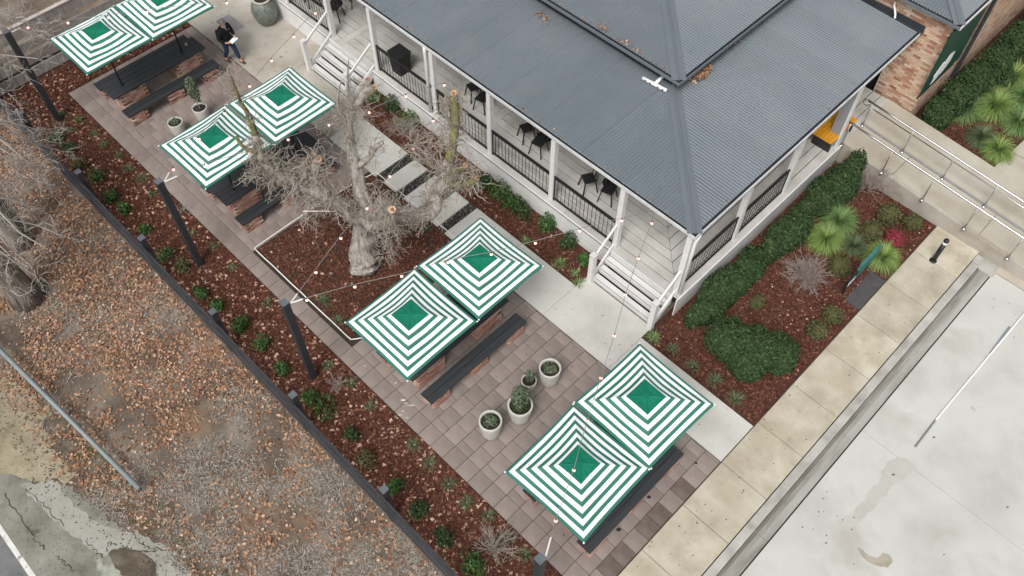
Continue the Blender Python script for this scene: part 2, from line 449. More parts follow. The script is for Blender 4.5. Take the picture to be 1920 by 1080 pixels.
def paving(x0, x1, skip):
    base = tag(MB().box(x0, x1, 4.87, 9.62, -.058, -.026).obj('paving', M_JOINT), kind='structure')
    n = int(round((x1 - x0) / PT)); px = (x1 - x0) / n
    cnt = 0
    for i in range(n):
        xc = x0 + px * (i + .5)
        ys = [(4.875 + .2215, paver_full)]
        y = 4.875 + .4435
        if i % 2:
            ys.append((y + .11, paver_half)); y += .2217
        while y + .4435 < 9.63:
            ys.append((y + .2217, paver_full)); y += .4435
        if 9.62 - y > .25: ys.append((y + .145, paver_nar))
        elif 9.62 - y > .15: ys.append((y + .11, paver_half))
        elif 9.62 - y > .06: ys.append((y + .0415, paver_cut))
        for yc, me in ys:
            if skip(xc, yc): continue
            if me is paver_full and xc > -2.9 and 5.2 < yc < 8.7 and RNG.uniform() < .85: me = paver_wet
            o = new_obj('paver', me, base, (xc, yc, RNG.uniform(-.0025, .0015)))
            o.rotation_euler = (RNG.uniform(-.003, .003), RNG.uniform(-.003, .003), RNG.uniform(-.004, .004))
            cnt += 1
    return base


pv1 = paving(-25.2, -15.65, lambda x, y: False)
pv2 = paving(-15.65, -2.26, lambda x, y: (x < -11.3 and y > 5.4))

# concrete paths ---------------------------------------------------------
path = tag(MB().box(-30, -2.26, 9.63, 10.97, -.058, -.045).obj('path', M_JOINT), kind='structure')


def slab(par, x0, x1, y0, y1, z1=0.0, th=.055, m=None, name='slab', z1b=None):
    g = .004
    mb = MB().box(x0 + g, x1 - g, y0 + g, y1 - g, z1 - th, z1)
    if z1b is not None:
        for i in (4 + 1, 4 + 2):
            k = len(mb.v) - 8 + i
            mb.v[k] = (mb.v[k][0], mb.v[k][1], z1b)
    return mb.obj(name, m or M_CONC, par)


for a, b in ((-17.6, -15.35), (-12.26, -10.4), (-10.4, -8.3), (-5.93, -2.26)):
    slab(path, a, b, 9.635, 10.97)
slab(path, -8.3, -5.93, 9.635, 11.42)
for a, b in ((-15.02, -14.42), (-14.10, -13.50), (-13.18, -12.58)):
    slab(path, a, b, 9.66, 10.95, .006, name='stepping_slab')
fc = tag(MB().box(-30, -17.6, 9.63, 12.13, -.058, -.045).obj('forecourt', M_JOINT), kind='structure')
for a, b in ((-30, -24.0), (-24.0, -20.9), (-20.9, -17.6)):
    slab(fc, a, b, 9.635, 12.12 if b < -18 else 11.2, m=M_CONCW)

# pebbles between the stepping slabs
P = []
for a, b in ((-15.35, -15.02), (-14.42, -14.10), (-13.50, -13.18), (-12.58, -12.26)):
    n = 420
    P.append(np.stack([RNG.uniform(a, b, n), RNG.uniform(9.65, 10.95, n), np.full(n, -.022)], 1))
P = np.concatenate(P)


def pebble_mesh(name, P, size, m, flat=.6):
    n = len(P); s = (size * RNG.uniform(.6, 1.3, n))[:, None]
    base = np.array([(1, 0, 0), (-.5, .87, 0), (-.5, -.87, 0), (0, 0, flat), (0, 0, -flat)])
    ang = RNG.uniform(0, 6.28, n); c, si = np.cos(ang), np.sin(ang)
    V = np.empty((n, 5, 3))
    for k in range(5):
        V[:, k, 0] = P[:, 0] + s[:, 0] * (base[k, 0] * c - base[k, 1] * si)
        V[:, k, 1] = P[:, 1] + s[:, 0] * (base[k, 0] * si + base[k, 1] * c)
        V[:, k, 2] = P[:, 2] + s[:, 0] * base[k, 2]
    F1 = np.array([(0, 1, 3), (1, 2, 3), (2, 0, 3), (1, 0, 4), (2, 1, 4), (0, 2, 4)])
    Fq = (np.arange(n)[:, None, None] * 5 + F1[None]).reshape(-1, 3)
    return np_mesh(name, V.reshape(-1, 3), Fq, m)


tag(new_obj('pebbles', pebble_mesh('pebbles', P, .03, M_PEB)), 'dark pebbles filling the gaps between the pale stepping slabs', 'pebbles', kind='stuff')

# footpath, kerb, gutter, road -------------------------------------------
fp = tag(MB().box(-2.25, -.9, -12, 20.1, -.14, -.05).obj('footpath', M_JOINT), kind='structure')
ys = [20.02 - 1.30] + [20.02 - 1.30 - 1.515 * k for k in range(1, 22)]
prev = 20.02
for y in ys:
    slab(fp, -2.24, -.9, y + .004, prev - .004, 0.0, .06, M_FOOT); prev = y
kb = tag(MB().box(-.9, -.27, -12, 19.9, -.2, -.165).obj('kerb', M_JOINT), kind='structure')


def kerb_piece(y0, y1):
    prof = [(-.878, -.16), (-.878, -.003), (-.71, -.003), (-.665, -.022), (-.635, -.128), (-.57, -.150), (-.47, -.142), (-.30, -.120), (-.292, -.120), (-.292, -.16)]
    mb = MB(); n = len(prof)
    vs = [(x, y0 + .004, z) for x, z in prof] + [(x, y1 - .004, z) for x, z in prof]
    fs = [(i, i + n, (i + 1) % n + n, (i + 1) % n) for i in range(n)]
    mb.add(vs, fs[:3], 0); mb.add(vs, fs[3:4], 2); mb.add(vs, fs[4:5], 2); mb.add(vs, fs[5:6], 3); mb.add(vs, fs[6:], 1)
    mb.add(vs, [tuple(range(n)), tuple(range(2 * n - 1, n - 1, -1))], 0)
    return mb.obj('kerb_stone', [M_KERB, M_GUT, M_GUTD, M_GUTS], kb)


yy = [19.55, 15.9, 12.45, 8.85, 5.3, 1.8, -1.8, -5.4, -9]
for a, b in zip(yy[1:], yy[:-1]): kerb_piece(a, b)
MB().box(-.90, -.20, 19.55, 20.15, -.2, -.11).obj('apron_block', M_KERB, kb)
kj = MB().box(-.89, -.70, 19.56, 19.9, -.16, -.004).obj('kerb_end', M_KERB, kb)
rd = tag(MB().box(-.27, 60, -40, 60, -.2, -.15).obj('road', M_JOINT), kind='structure')
for x0, x1, y0, y1 in ((-.262, 5.2, 12.87, 19.75), (-.262, 5.2, 6.5, 12.87), (-.262, 5.2, -3, 6.5), (5.2, 14, 12.87, 19.75), (5.2, 14, 6.5, 12.87), (5.2, 14, -3, 6.5), (-.262, 14, 21.3, 60)):
    slab(rd, x0, x1, y0, y1, -.118, .03, M_ROAD, 'road_slab')
for x0, x1 in ((-.262, 14),):
    slab(rd, x0, x1, 19.76, 20.15, -.085, .06, M_RAMP, 'road_edge_strip')

# ramp -----------------------------------------------------------------
ramp = thing('access_ramp', 'long sloping concrete ramp running from the deck corner down past the road', 'ramp')


def zr(x): return max(0.0, .75 - (x + 5.9) / 14)


def ramp_prism(x0, x1, y0, y1, dz, bottom=-.2, dz0=None):
    mb = MB().box(x0, x1, y0, y1, bottom, 0)
    mb.v = [(x, y, (z if z < -.1 else zr(x) + dz)) for x, y, z in mb.v]
    if dz0 is not None:
        mb.v = [(x, y, (z if i >= 4 else zr(x) + dz0)) for i, (x, y, z) in enumerate(mb.v)]
    return mb


ramp_prism(-5.86, 4.6, 20.16, 21.2, -.01).obj('ramp_bed', M_RAMP, ramp)
ramp_prism(-5.5, 4.6, 20.02, 20.155, .02).obj('near_kerb', M_CONCW, ramp)
ramp_prism(-5.86, 4.6, 21.2, 21.27, .03).obj('middle_kerb', M_SKIRT, ramp)
ramp_prism(-5.86, 4.6, 21.275, 22.78, -.012).obj('upper_landing_bed', M_RAMP, ramp)
for x in (-4.1, -1.2, 1.7):
    MB().box(x, x + .012, 20.17, 21.19, zr(x) - .012, zr(x) - .0065).obj('expansion_joint', M_JOINT, ramp)
for k, (yl, lab) in enumerate(((19.95 + .04, 'stainless handrail along the outer edge of the ramp, nearer the camera'), (21.15, 'stainless handrail along the middle of the ramp, nearer the brick wall'))):
    hr = thing('handrail', lab, 'handrail', group='handrails of the ramp')
    xs = [-5.78, -4.36, -2.98, -1.60, -.22, 1.16, 2.54, 3.9]
    pts = [(x, yl, zr(x) + .95) for x in np.linspace(-5.92 if k == 0 else -5.95, 4.1, 12)]
    MB().tube(pts, .032, 10).obj('top_rail', M_STEEL, hr, smooth=True)
    if k == 1:
        ring = [(-5.95 + .0, yl, zr(-5.95) + .95)] + [(-5.95 - .10 * math.sin(a), yl, zr(-5.95) + .85 + .10 * math.cos(a)) for a in np.linspace(0, math.pi * 1.7, 12)]
        MB().tube(ring, .024, 8).obj('rail_loop', M_STEEL, hr, smooth=True)
        MB().tube([(x, yl + .06, zr(x) + .72) for x in (-5.7, 4.1)], .018, 8).obj('lower_rail', M_STEEL, hr, smooth=True)
    for x in xs:
        MB().tube([(x, yl, zr(x) - .05 + .02), (x, yl, zr(x) + .93)], .021, 8).obj('post', M_STEEL, hr, smooth=True)
        MB().tube([(x, yl, zr(x) - .02), (x, yl, zr(x) + .045)], .055, 12).obj('flange', M_STEEL, hr, smooth=True)

far_path = tag(MB().poly([(-2.2, 22.80), (14, 22.80), (14, 34), (-1.2, 34), (-1.95, 26.6)], -.004).obj('path', M_RAMP), kind='structure')
sheet('path_joint', [(-2.1, 24.3), (14, 24.3), (14, 24.315), (-2.1, 24.315)], 0.0, M_JOINT)
# lower-left road -------------------------------------------------------
def rag(pts, amp=.08, step=.35, seed=1):
    """ragged outline: coarse wander plus fine broken edge"""
    r = random.Random(seed); out = []
    for a, b in zip(pts, pts[1:] + pts[:1]):
        a = np.array(a[:2]); b = np.array(b[:2]); d = np.linalg.norm(b - a); n = max(1, min(160, int(d / (step * .2))))
        nn = np.array([-(b - a)[1], (b - a)[0]]) / max(d, 1e-6)
        for i in range(n):
            t = i / n; w = math.sin(math.pi * t)
            q = amp * (.7 * math.sin(i * .31 + seed) + .5 * math.sin(i * .83 + seed * 2)) * w + r.uniform(-.35, .35) * amp
            out.append(tuple(a + (b - a) * t + nn * q))
    return out


E_ = [at(u, v)[:2] for u, v in ((-40, 690), (60, 765), (125, 860), (165, 905), (215, 958), (262, 985), (315, 1008), (345, 1055), (420, 1140), (700, 1400))]
sheet('sandy_verge', rag([at(u, v)[:2] for u, v in ((-400, 500), (-40, 665), (60, 735), (120, 800), (150, 880), (130, 905), (60, 900), (-60, 900), (-400, 800))], .12, .3, 3), -.052, M_SAND)
sheet('road_shoulder', rag([at(u, v)[:2] for u, v in ((-300, 840), (0, 885), (60, 905), (110, 900), (150, 930), (230, 990), (300, 1030), (340, 1090), (600, 1350), (300, 1500), (-400, 1200))], .08, .3, 5), -.048, M_SHOULD)
sheet('concrete_apron', rag([at(u, v)[:2] for u, v in ((35, 905), (105, 900), (122, 928), (150, 955), (195, 986), (262, 1000), (318, 1025), (345, 1062), (400, 1130), (340, 1130), (300, 1085), (288, 1050), (262, 1032), (226, 1024), (197, 1042), (168, 1028), (128, 1000), (90, 965))], .05, .2, 8), -.044, M_APRON)
asph = sheet('asphalt_road', [(-60, -3.62), (30, -3.62), (30, -40), (-60, -40)], -.044, M_ASPH)
sheet('road_line', rag([(-60, -3.67), (30, -3.67), (30, -3.55), (-60, -3.55)], .008, .5, 4), -.040, M_LINE)
M_DSOIL = mat('dark_damp_soil', [(.05, .04, .03), (.10, .08, .06), (.17, .145, .11)], 2.5, .95, 10, .8, 40, two=((.075, .075, .035), 1.6, .52, .1))
sheet('damp_soil', rag([at(u, v)[:2] for u, v in ((100, 770), (190, 850), (270, 920), (330, 975), (420, 1060), (700, 1330), (700, 1400), (420, 1150), (350, 1062), (318, 1012), (262, 985), (215, 957), (165, 905), (120, 868), (75, 800))], .10, .3, 12), -.046, M_DSOIL)
sheet('damp_soil', rag([at(u, v)[:2] for u, v in ((200, 1040), (222, 1026), (262, 1034), (286, 1052), (292, 1085), (300, 1120), (260, 1110), (232, 1080))], .06, .25, 13), -.041, M_DSOIL)
ck = MB()
for k, pl in enumerate([((50, 915), (90, 955), (125, 990)), ((160, 1010), (175, 1030), (197, 1045)), ((200, 1035), (206, 1015), (222, 1024)), ((250, 1002), (272, 1025), (300, 1030), (322, 1034)), ((322, 1034), (330, 1060), (350, 1080)), ((8, 925), (40, 975), (65, 1010), (85, 1030)), ((108, 1045), (125, 1060), (140, 1075)), ((230, 1026), (250, 1030), (275, 1034), (300, 1031))]):
    pts = [Vector(at(u, v, -.038)) for u, v in pl]
    fine = []
    for a, b in zip(pts, pts[1:]):
        for i in range(8):
            p = a.lerp(b, i / 8); fine.append((p.x + random.uniform(-.045, .045), p.y + random.uniform(-.045, .045)))
    for a, b in zip(fine, fine[1:]):
        w = random.uniform(.004, .011)
        d = Vector((b[0] - a[0], b[1] - a[1])).normalized(); nx, ny = -d.y * w, d.x * w
        ck.add([(a[0] - nx, a[1] - ny, -.038), (b[0] - nx, b[1] - ny, -.038), (b[0] + nx, b[1] + ny, -.038), (a[0] + nx, a[1] + ny, -.038)], [(0, 1, 2, 3)])
tag(ck.obj('road_cracks', M_CRACK), kind='structure')

br = thing('barrier_rail', 'grey galvanised pipe rail lying low along the leafy verge beside the road', 'rail')
MB().tube([(-21.5, -1.66, .33), (-17.43, -1.29, .33), (-11.55, -.77, .33)], .062, 12).obj('pipe', M_GALV, br, smooth=True)
for t in (.02, .35, .68, .97):
    x = -21.5 + t * 9.95; y = -1.66 + t * .89
    MB().tube([(x, y, -.06), (x, y, .30)], .04, 8).obj('support_post', M_GALV, br)

# ================================================================== HOUSE
house = thing('house', 'pavilion with blue grey corrugated roof and white posted verandah around a raised deck', 'building')
DZ = .75
EX, EY = -5.87, 12.26         # eave corner
RX, RY = -9.50, 15.89         # where lower roof meets the wall
XL = -34.0
YR = 22.70                    # right end of the lower roof
GZ = 3.36
S1 = .035


def corr(a): return .017 * math.cos(2 * math.pi * a / .094)


def corrugated(axis, a0, a1, eave, top, z0, slope, name, par, step=.01567):
    """axis 'x': ribs run along y; eave and top are functions of the rib coordinate"""
    n = int((a1 - a0) / step)
    A = np.linspace(a0, a1, n + 1)
    V = []; 
    for a in A:
        e = eave(a); t = top(a)
        if axis == 'x':
            V.append((a, e, z0 + corr(a))); V.append((a, t, z0 + slope * (t - e) + corr(a)))
        else:
            V.append((e, a, z0 + corr(a))); V.append((t, a, z0 + slope * (e - t) + corr(a)))
    V = np.array(V)
    i = np.arange(n) * 2
    Fq = np.stack([i, i + 2, i + 3, i + 1], 1) if axis == 'x' else np.stack([i, i + 1, i + 3, i + 2], 1)
    me = np_mesh(name, V, Fq, M_ROOF)
    me.polygons.foreach_set('use_smooth', [True] * len(Fq))
    o = new_obj(name, me, par)
    return o


low = MB().box(XL, EX - .15, EY + .2, EY + .35, 3.13, 3.30).obj('verandah_beam', M_WHITE, house)
MB().box(EX - .35, EX - .2, EY + .2, YR, 3.13, 3.30).obj('verandah_beam', M_WHITE, house)
def sheets(axis, a0, a1, eave, top, z0, slope, par, big=()):
    w = .094 * 8; a = a1; i = 0
    while a > a0 + .01:
        b = max(a0, a - w)
        if a - b > .3 or b > a0: corrugated(axis, b, a, eave, top, z0 + (.0035 if i % 2 else 0) + (.006 if i in big else 0), slope, 'roof_sheet', par)
        a = b; i += 1


sheets('x', -21.0, EX - .02, lambda a: EY + .03, lambda a: min(RY, EY + (EX - a) + .02) if a > RX else RY, GZ, S1, house, (5, 12))
corrugated('x', XL, -21.0, lambda a: EY + .03, lambda a: RY, GZ, S1, 'roof_sheet', house)
sheets('y', EY + .02, YR, lambda a: EX - .03, lambda a: max(RX, EX - (a - EY) - .02), GZ, S1, house)
# hip flashing (flat strip with rolled ridge)
def hip(x0, y0, z0, x1, y1, z1, par, w=.19):
    mb = MB()
    d = Vector((x1 - x0, y1 - y0, 0)).normalized(); n = Vector((-d.y, d.x, 0))
    a = Vector((x0, y0, z0 + .022)); b = Vector((x1, y1, z1 + .022))
    drop = Vector((0, 0, -.012))
    vs = [a - n * w + drop, a - n * .03, a + n * .03, a + n * w + drop, b - n * w + drop, b - n * .03, b + n * .03, b + n * w + drop]
    mb.add(vs, [(0, 1, 5, 4), (2, 3, 7, 6)])
    mb.tube([a + Vector((0, 0, .008)), b + Vector((0, 0, .008))], .034, 8)
    return mb.obj('hip_flashing', M_CAPM, par)


hip(EX - .02, EY + .02, GZ, RX + .0, RY - .0, GZ + S1 * 3.6, house)
# gutters: white quad gutter with its trough coloured dark for the shade inside
M_GUTM = mat('gutter_paint', [(.52, .52, .51), (.60, .60, .59), (.65, .65, .64)], 3, .55, 5, spots=(.28, .27, .24), spotscale=7, spotth=.68)


def gutter_x(x0, x1, y, z, par, m=M_GUTM, w=.11):
    mb = MB()
    mb.box(x0, x1, y, y + .026, z - .09, z + .004)
    mb.box(x0, x1, y + .026, y + w, z - .09, z - .08, 1)
    mb.box(x0, x1, y + w, y + w + .012, z - .09, z - .022, 1)
    return mb.obj('gutter', [m, M_DARKMET], par)


def gutter_y(y0, y1, x, z, par, m=M_GUTM, w=.11):
    mb = MB()
    mb.box(x - .026, x, y0, y1, z - .09, z + .004)
    mb.box(x - w, x - .026, y0 + .012, y1, z - .09, z - .08, 1)
    mb.box(x - w - .012, x - w, y0 + .12, y1, z - .09, z - .022, 1)
    return mb.obj('gutter', [m, M_DARKMET], par)


gutter_x(XL, EX + .055, EY - .065, GZ - .01, house)
gutter_y(EY - .052, YR, EX + .067, GZ - .01, house)
MB().box(XL, EX - .06, EY + .05, EY + .075, 3.12, 3.34).obj('fascia', M_WHITE, house)
MB().box(EX - .085, EX - .06, EY + .05, YR, 3.12, 3.34).obj('fascia', M_WHITE, house)
MB().box(XL, EX - .09, EY + .08, RY, 3.30, 3.312).obj('soffit', M_WCLAD, house)
MB().box(RX, EX - .09, RY + .002, YR, 3.30, 3.312).obj('soffit', M_WCLAD, house)
# wall core and upper roof
wz = GZ + S1 * 3.6
MB().box(XL, RX - .02, RY + .02, 30, .70, 3.298).obj('house_wall', M_WCLAD, house)
for k in range(15):
    z = DZ + .05 + k * .17
    MB().box(XL, RX - .005, RY - .006, RY + .018, z, z + .15).obj('weatherboard', M_WCLAD, house)
for x in (-12.2, -15.6, -21.5):
    w = MB().box(x - .55, x + .55, RY - .03, RY - .008, 1.55, 2.85).obj('window', M_WHITE, house)
    MB().box(x - .48, x + .48, RY - .04, RY - .032, 1.62, 2.78).obj('pane', M_GLASS, w)
dr = MB().box(-18.6, -17.6, RY - .03, RY - .008, DZ, 2.9).obj('door', M_CHARC, house)
MB().tube([(-17.75, RY - .07, 1.75), (-17.75, RY - .03, 1.75)], .025, 8).obj('handle', M_STEEL, dr)
UX, UY, UZ = -9.17, 15.63, 3.93
S2 = .06
MB().box(XL, RX - .03, RY + .03, RY + .06, wz - .05, UZ - .02).obj('clerestory_wall', M_DARKMET, house)
MB().box(RX - .06, RX - .03, RY + .06, 30, wz - .05, UZ - .02).obj('clerestory_wall', M_DARKMET, house)
# apron flashing along the wall
MB().add([(XL, RY - .10, wz + .013), (RX + .14, RY - .10, wz + .013), (RX - .03, RY + .04, wz + .06), (XL, RY + .04, wz + .06)], [(0, 1, 2, 3)]).obj('apron_flashing', M_DARKMET, house)
MB().add([(RX + .14, RY - .10, wz + .013), (RX + .14, YR, wz + .013), (RX - .03, YR, wz + .06), (RX - .03, RY + .04, wz + .06)], [(0, 1, 2, 3)]).obj('apron_flashing', M_DARKMET, house)
corrugated('x', XL, UX - .02, lambda a: UY + .03, lambda a: min(UY + 6, UY + (UX - a) + .02), UZ, S2, 'roof_sheet', house)
corrugated('y', UY + .02, 30, lambda a: UX - .03, lambda a: max(UX - 6, UX - (a - UY) - .02), UZ, S2, 'roof_sheet', house)
hip(UX - .02, UY + .02, UZ, UX - 6, UY + 6, UZ + S2 * 6, house, .2)
gutter_x(XL, UX + .055, UY - .065, UZ - .01, house, M_CAPM)
gutter_y(UY - .052, 30, UX + .067, UZ - .01, house, M_CAPM)
MB().box(XL, UX - .06, UY + .05, UY + .07, UZ - .14, UZ - .03).obj('fascia', M_DARKMET, house)
MB().box(UX - .08, UX - .06, UY + .072, 30, UZ - .14, UZ - .03).obj('fascia', M_DARKMET, house)
MB().box(XL, UX - .09, UY + .08, RY + .028, UZ - .13, UZ - .12).obj('soffit', M_DARKMET, house)
MB().box(RX - .02, UX - .09, RY + .03, 30, UZ - .13, UZ - .12).obj('soffit', M_DARKMET, house)
# box gutter at the far end of the lower roof
MB().box(RX, EX + .06, YR + .003, YR + .20, GZ - .12, GZ - .06).box(RX, EX + .06, YR + .20, YR + .215, GZ - .12, GZ + .12).obj('box_gutter', M_DARKMET, house)

# deck -----------------------------------------------------------------
DY = 12.15; DX = -5.80
MB().box(XL, DX - .01, DY + .012, 22.75, .52, DZ - .03).obj('deck_frame', M_GAP, house)
BW = .285
for k in range(13):
    y0 = DY + k * BW; y1 = y0 + BW - .023
    def seg(a, b):
        if b - a < .02: return
        mb = MB().box(a, b, y0, y1, DZ - .028, DZ)
        mb.obj('deck_board', M_DECK, house)
    xm0 = DX - (y0 - DY); xm1 = DX - (y1 - DY)
    # broken by cross boards
    seg(XL, -20.22); seg(-19.93, -14.12); seg(-13.83, -10.2 if k > 3 else -10.2)
    mb = MB().box(-9.91, 0, y0, y1, DZ - .028, DZ)
    mb.v = [(x if x < -5 else ((xm0 if y == y0 else xm1) - .008), y, z) for x, y, z in mb.v]
    mb.obj('deck_board', M_DECK, house)
    # mitred partner running along y
    x1 = DX - k * BW; x0 = x1 - BW + .023
    mb = MB().box(x0, x1, -99, 22.72, DZ - .028, DZ)
    mb.v = [(x, (DY + (DX - x) + .008) if y < 0 else y, z) for x, y, z in mb.v]
    mb.obj('deck_board', M_DECK, house)
for x in (-20.21, -14.11, -10.19):
    MB().box(x, x + .27, DY, RY, DZ - .028, DZ + .001).obj('cross_board', M_DECK, house)
# edge fascia boards (vertical face) and nosing
def rail_gap(): pass
for x0, x1 in ((XL, -20.45), (-18.30, -8.14)):
    MB().box(x0, x1, DY - .045, DY - .006, DZ - .03, DZ + .004).obj('deck_nosing', M_WHITE, house)
    MB().box(x0, x1, DY - .034, DY - .008, .672, .716).obj('shadow_strip', M_GAP, house)  # solid black strip painting the shade line under the nosing
    for z0, z1 in ((-.05, .22), (.228, .47), (.478, .668)):
        MB().box(x0, x1, DY - .03, DY + .008, z0, z1).obj('skirting_board', M_WHITE, house)
for z0, z1 in ((-.05, .22), (.228, .47), (.478, .705)):
    MB().box(DX - .008, DX + .03, DY - .03, 20.0, z0, z1).obj('skirting_board', M_WHITE, house)
MB().box(DX + .006, DX + .045, DY - .03, 20.0, DZ - .03, DZ + .004).obj('deck_nosing', M_WHITE, house)

# posts ----------------------------------------------------------------
PY = 12.33; PXR = -5.98
post_me = MB().box(-.075, .075, -.075, .075, DZ + .002, 3.14).mesh('verandah_post', M_WHITE)
front_x = [-27.6, -25.4, -23.0, -20.55, -18.22, -15.42, -13.04, -10.55, -8.12, -5.98]
for x in front_x: new_obj('verandah_post', post_me, house, (x, PY, 0))
for y in (14.82, 17.22): new_obj('verandah_post', post_me, house, (PXR, y, 0))
MB().box(-6.20, -5.90, 19.80, 19.92, DZ + .002, 3.14).obj('verandah_post', M_GREYB, house)
MB().box(-5.898, -5.84, 19.78, 19.94, DZ + .002, 3.14).obj('post_trim', M_WHITE, house)
# downpipes
MB().tube([(-15.60, PY - .12, 3.28), (-15.58, PY - .13, 3.1), (-15.58, PY - .13, .1)], .05, 10).obj('downpipe', M_WHITE, house, smooth=True)
MB().tube([(-5.83, 12.45, 3.25), (-5.85, 12.35, 3.0), (-5.85, 12.30, .05)], .045, 10).obj('downpipe', M_WHITE, house, smooth=True)


# balustrades ----------------------------------------------------------
def balustrade(a, b, wires=True):
    a = Vector(a); b = Vector(b); L = (b - a).length; d = (b - a).normalized()
    root = MB()
    root.bar(a + Vector((0, 0, 1.0)), b + Vector((0, 0, 1.0)), .055, .04)
    root.bar(a + Vector((0, 0, .92)), b + Vector((0, 0, .92)), .02, .02)
    root.bar(a + Vector((0, 0, .09)), b + Vector((0, 0, .09)), .045, .04)
    for s in (0, 1):
        p = a.lerp(b, s) + d * (.02 if s == 0 else -.02)
        root.bar(p + Vector((0, 0, .0)), p + Vector((0, 0, 1.0)), .03, .03, (1, 0, 0))
    r = root.obj('balustrade', M_BLACK, house)
    n = int(L / .135); mb = MB()
    for i in range(1, n):
        p = a + d * (L * i / n)
        mb.bar(p + Vector((0, 0, .1)), p + Vector((0, 0, .93)), .012, .012, (1, 0, 0))
    tag(mb.obj('bars', M_BLACK, r), kind='stuff')
    if wires:
        mb = MB()
        for z in (.3, .5, .7):
            mb.bar(a + Vector((0, 0, z)), b + Vector((0, 0, z)), .006, .006)
        mb.obj('cross_wires', M_BLACK, r)


for a, b in zip(front_x[:-1], front_x[1:]):
    if abs(a + 20.55) < .01 or abs(a + 8.12) < .01: continue
    balustrade((a + .08, PY - .02, DZ), (b - .08, PY - .02, DZ))
balustrade((PXR, 12.42, DZ), (PXR, 14.74, DZ)); balustrade((PXR, 14.9, DZ), (PXR, 17.14, DZ))


# stairs ---------------------------------------------------------------
def stairs(xa, xb, yb, n, lab):
    st = thing('stairs', lab, 'stairs')
    run = (DY - .045 - yb) / n
    rise = DZ / (n + 1)
    for i in range(n):
        z = rise * (i + 1); y0 = yb + run * i
        t = MB().box(xa + .07, xb - .07, y0 - .01, y0 + run - .03, z - .045, z).obj('tread', M_STEPW, st)
        MB().box(xa + .09, xb - .09, y0 + .022, y0 + .034, z + .0005, z + .004).obj('grip_strip', M_BLACK, t)
        MB().box(xa + .08, xb - .08, y0 + .025, y0 + .04, z - rise + .004, z - .075).obj('riser', M_STEPW, st)
    MB().box(xa + .07, xb - .07, DY - .07, DY - .008, DZ - .045, DZ + .002).obj('top_nosing', M_STEPW, st)
    MB().box(xa + .08, xb - .08, DY - .062, DY - .048, DZ - rise + .004, DZ - .075).obj('riser', M_STEPW, st)
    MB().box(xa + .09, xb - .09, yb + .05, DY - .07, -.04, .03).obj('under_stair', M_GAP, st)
    for s, x in ((1, xa), (-1, xb)):
        # stringer
        y0 = yb - .02
        mb = MB().add([(x, y0, -.05), (x, DY - .03, DZ - .28), (x, DY - .03, DZ + .04), (x, y0, .12),
                       (x + s * .05, y0, -.05), (x + s * .05, DY - .03, DZ - .28), (x + s * .05, DY - .03, DZ + .04), (x + s * .05, y0, .12)],
                      [(0, 1, 2, 3), (7, 6, 5, 4), (0, 4, 5, 1), (1, 5, 6, 2), (2, 6, 7, 3), (3, 7, 4, 0)])
        mb.obj('stringer', M_WHITE, st)
        xn = x + s * .035
        nw = MB().box(xn - .075, xn + .075, yb - .12, yb + .03, -.05, 1.20).obj('newel_post', M_WHITE, st)
        MB().box(xn - .085, xn + .085, yb - .13, yb + .04, 1.202, 1.235).obj('newel_cap', M_STEPW, nw)
        MB().bar((xn, yb + .03, 1.10), (xn, PY - .08, DZ + 1.0), .05, .075).obj('handrail', M_WHITE, st)
        MB().bar((xn, yb + .03, .22), (xn, PY - .08, DZ + .14), .045, .06).obj('bottom_rail', M_WHITE, st)
    return st


stairs(-8.16, -5.93, 11.42, 3, 'white timber stairs with three treads at the near corner of the verandah')
stairs(-20.55, -18.28, 11.20, 4, 'white timber stairs with four treads at the upper left, near the walking man')

# ================================================================== BRICK BUILDING
annex = thing('brick_building', 'brick building with green side board behind the far end of the verandah', 'building')
WY = 22.97; WX = -5.08; WX0 = -6.48
MB().box(WX0 + .03, WX - .03, WY + .02, WY + .3, -.05, 4.02).obj('wall_core', M_MORTAR, annex)
MB().box(-12.0, WX0 + .03, 23.25, 23.5, -.05, 3.18).obj('porch_back', M_CHARC, annex)  # back wall coloured near-black for the shade inside the porch opening
MB().box(WX - .3, WX - .02, WY + .3, 34, -.05, 4.02).obj('wall_core', M_MORTAR, annex)
bm_ = MB().box(-.115, .115, 0, .03, 0, .073).mesh('brick', M_WBRICK)
bh_ = MB().box(-.055, .055, 0, .03, 0, .073).mesh('half_brick', M_WBRICK)
z = .50; row = 0
while z < 4.0:
    off = .12 if row % 2 else 0
    x = WX - .118
    if off:
        new_obj('brick', bh_, annex, (WX - .058, WY - .006 + RNG.uniform(-.002, .002), z)); x -= .12
    while x - .10 > WX0:
        new_obj('brick', bm_, annex, (x, WY - .006 + RNG.uniform(-.003, .003), z)); x -= .24
    z += .085; row += 1
# wall above the verandah roof, set in one plane with the front wall
mb = MB(); z = 3.30; row = 0
while z < 4.0:
    x = WX0 - .13 - (.12 if row % 2 else 0)
    while x > -11.5:
        mb.box(x - .115, x + .115, WY - .006, WY + .02, z, z + .073); x -= .24
    z += .085; row += 1
tag(mb.obj('upper_brickwork', M_BRICKI, annex), kind='stuff')
MB().box(-12, WX0 + .02, WY + .02, WY + .28, 3.2, 4.02).obj('upper_wall_core', M_MORTAR, annex)
mb = MB(); z = .0; row = 0
while z < 4.0:
    y = WY + .13 + (.12 if row % 2 else 0)
    while y < 33.5:
        mb.box(WX - .02, WX + .006, y - .115, y + .115, z, z + .073); y += .24
    z += .085; row += 1
tag(mb.obj('side_brickwork', M_BRICKI, annex), kind='stuff')
AX, AY, AZ = -4.93, 22.75, 4.10
corrugated('x', -12, AX - .02, lambda a: AY + .03, lambda a: min(AY + 5, AY + (AX - a) + .02), AZ, .25, 'roof_sheet', annex)
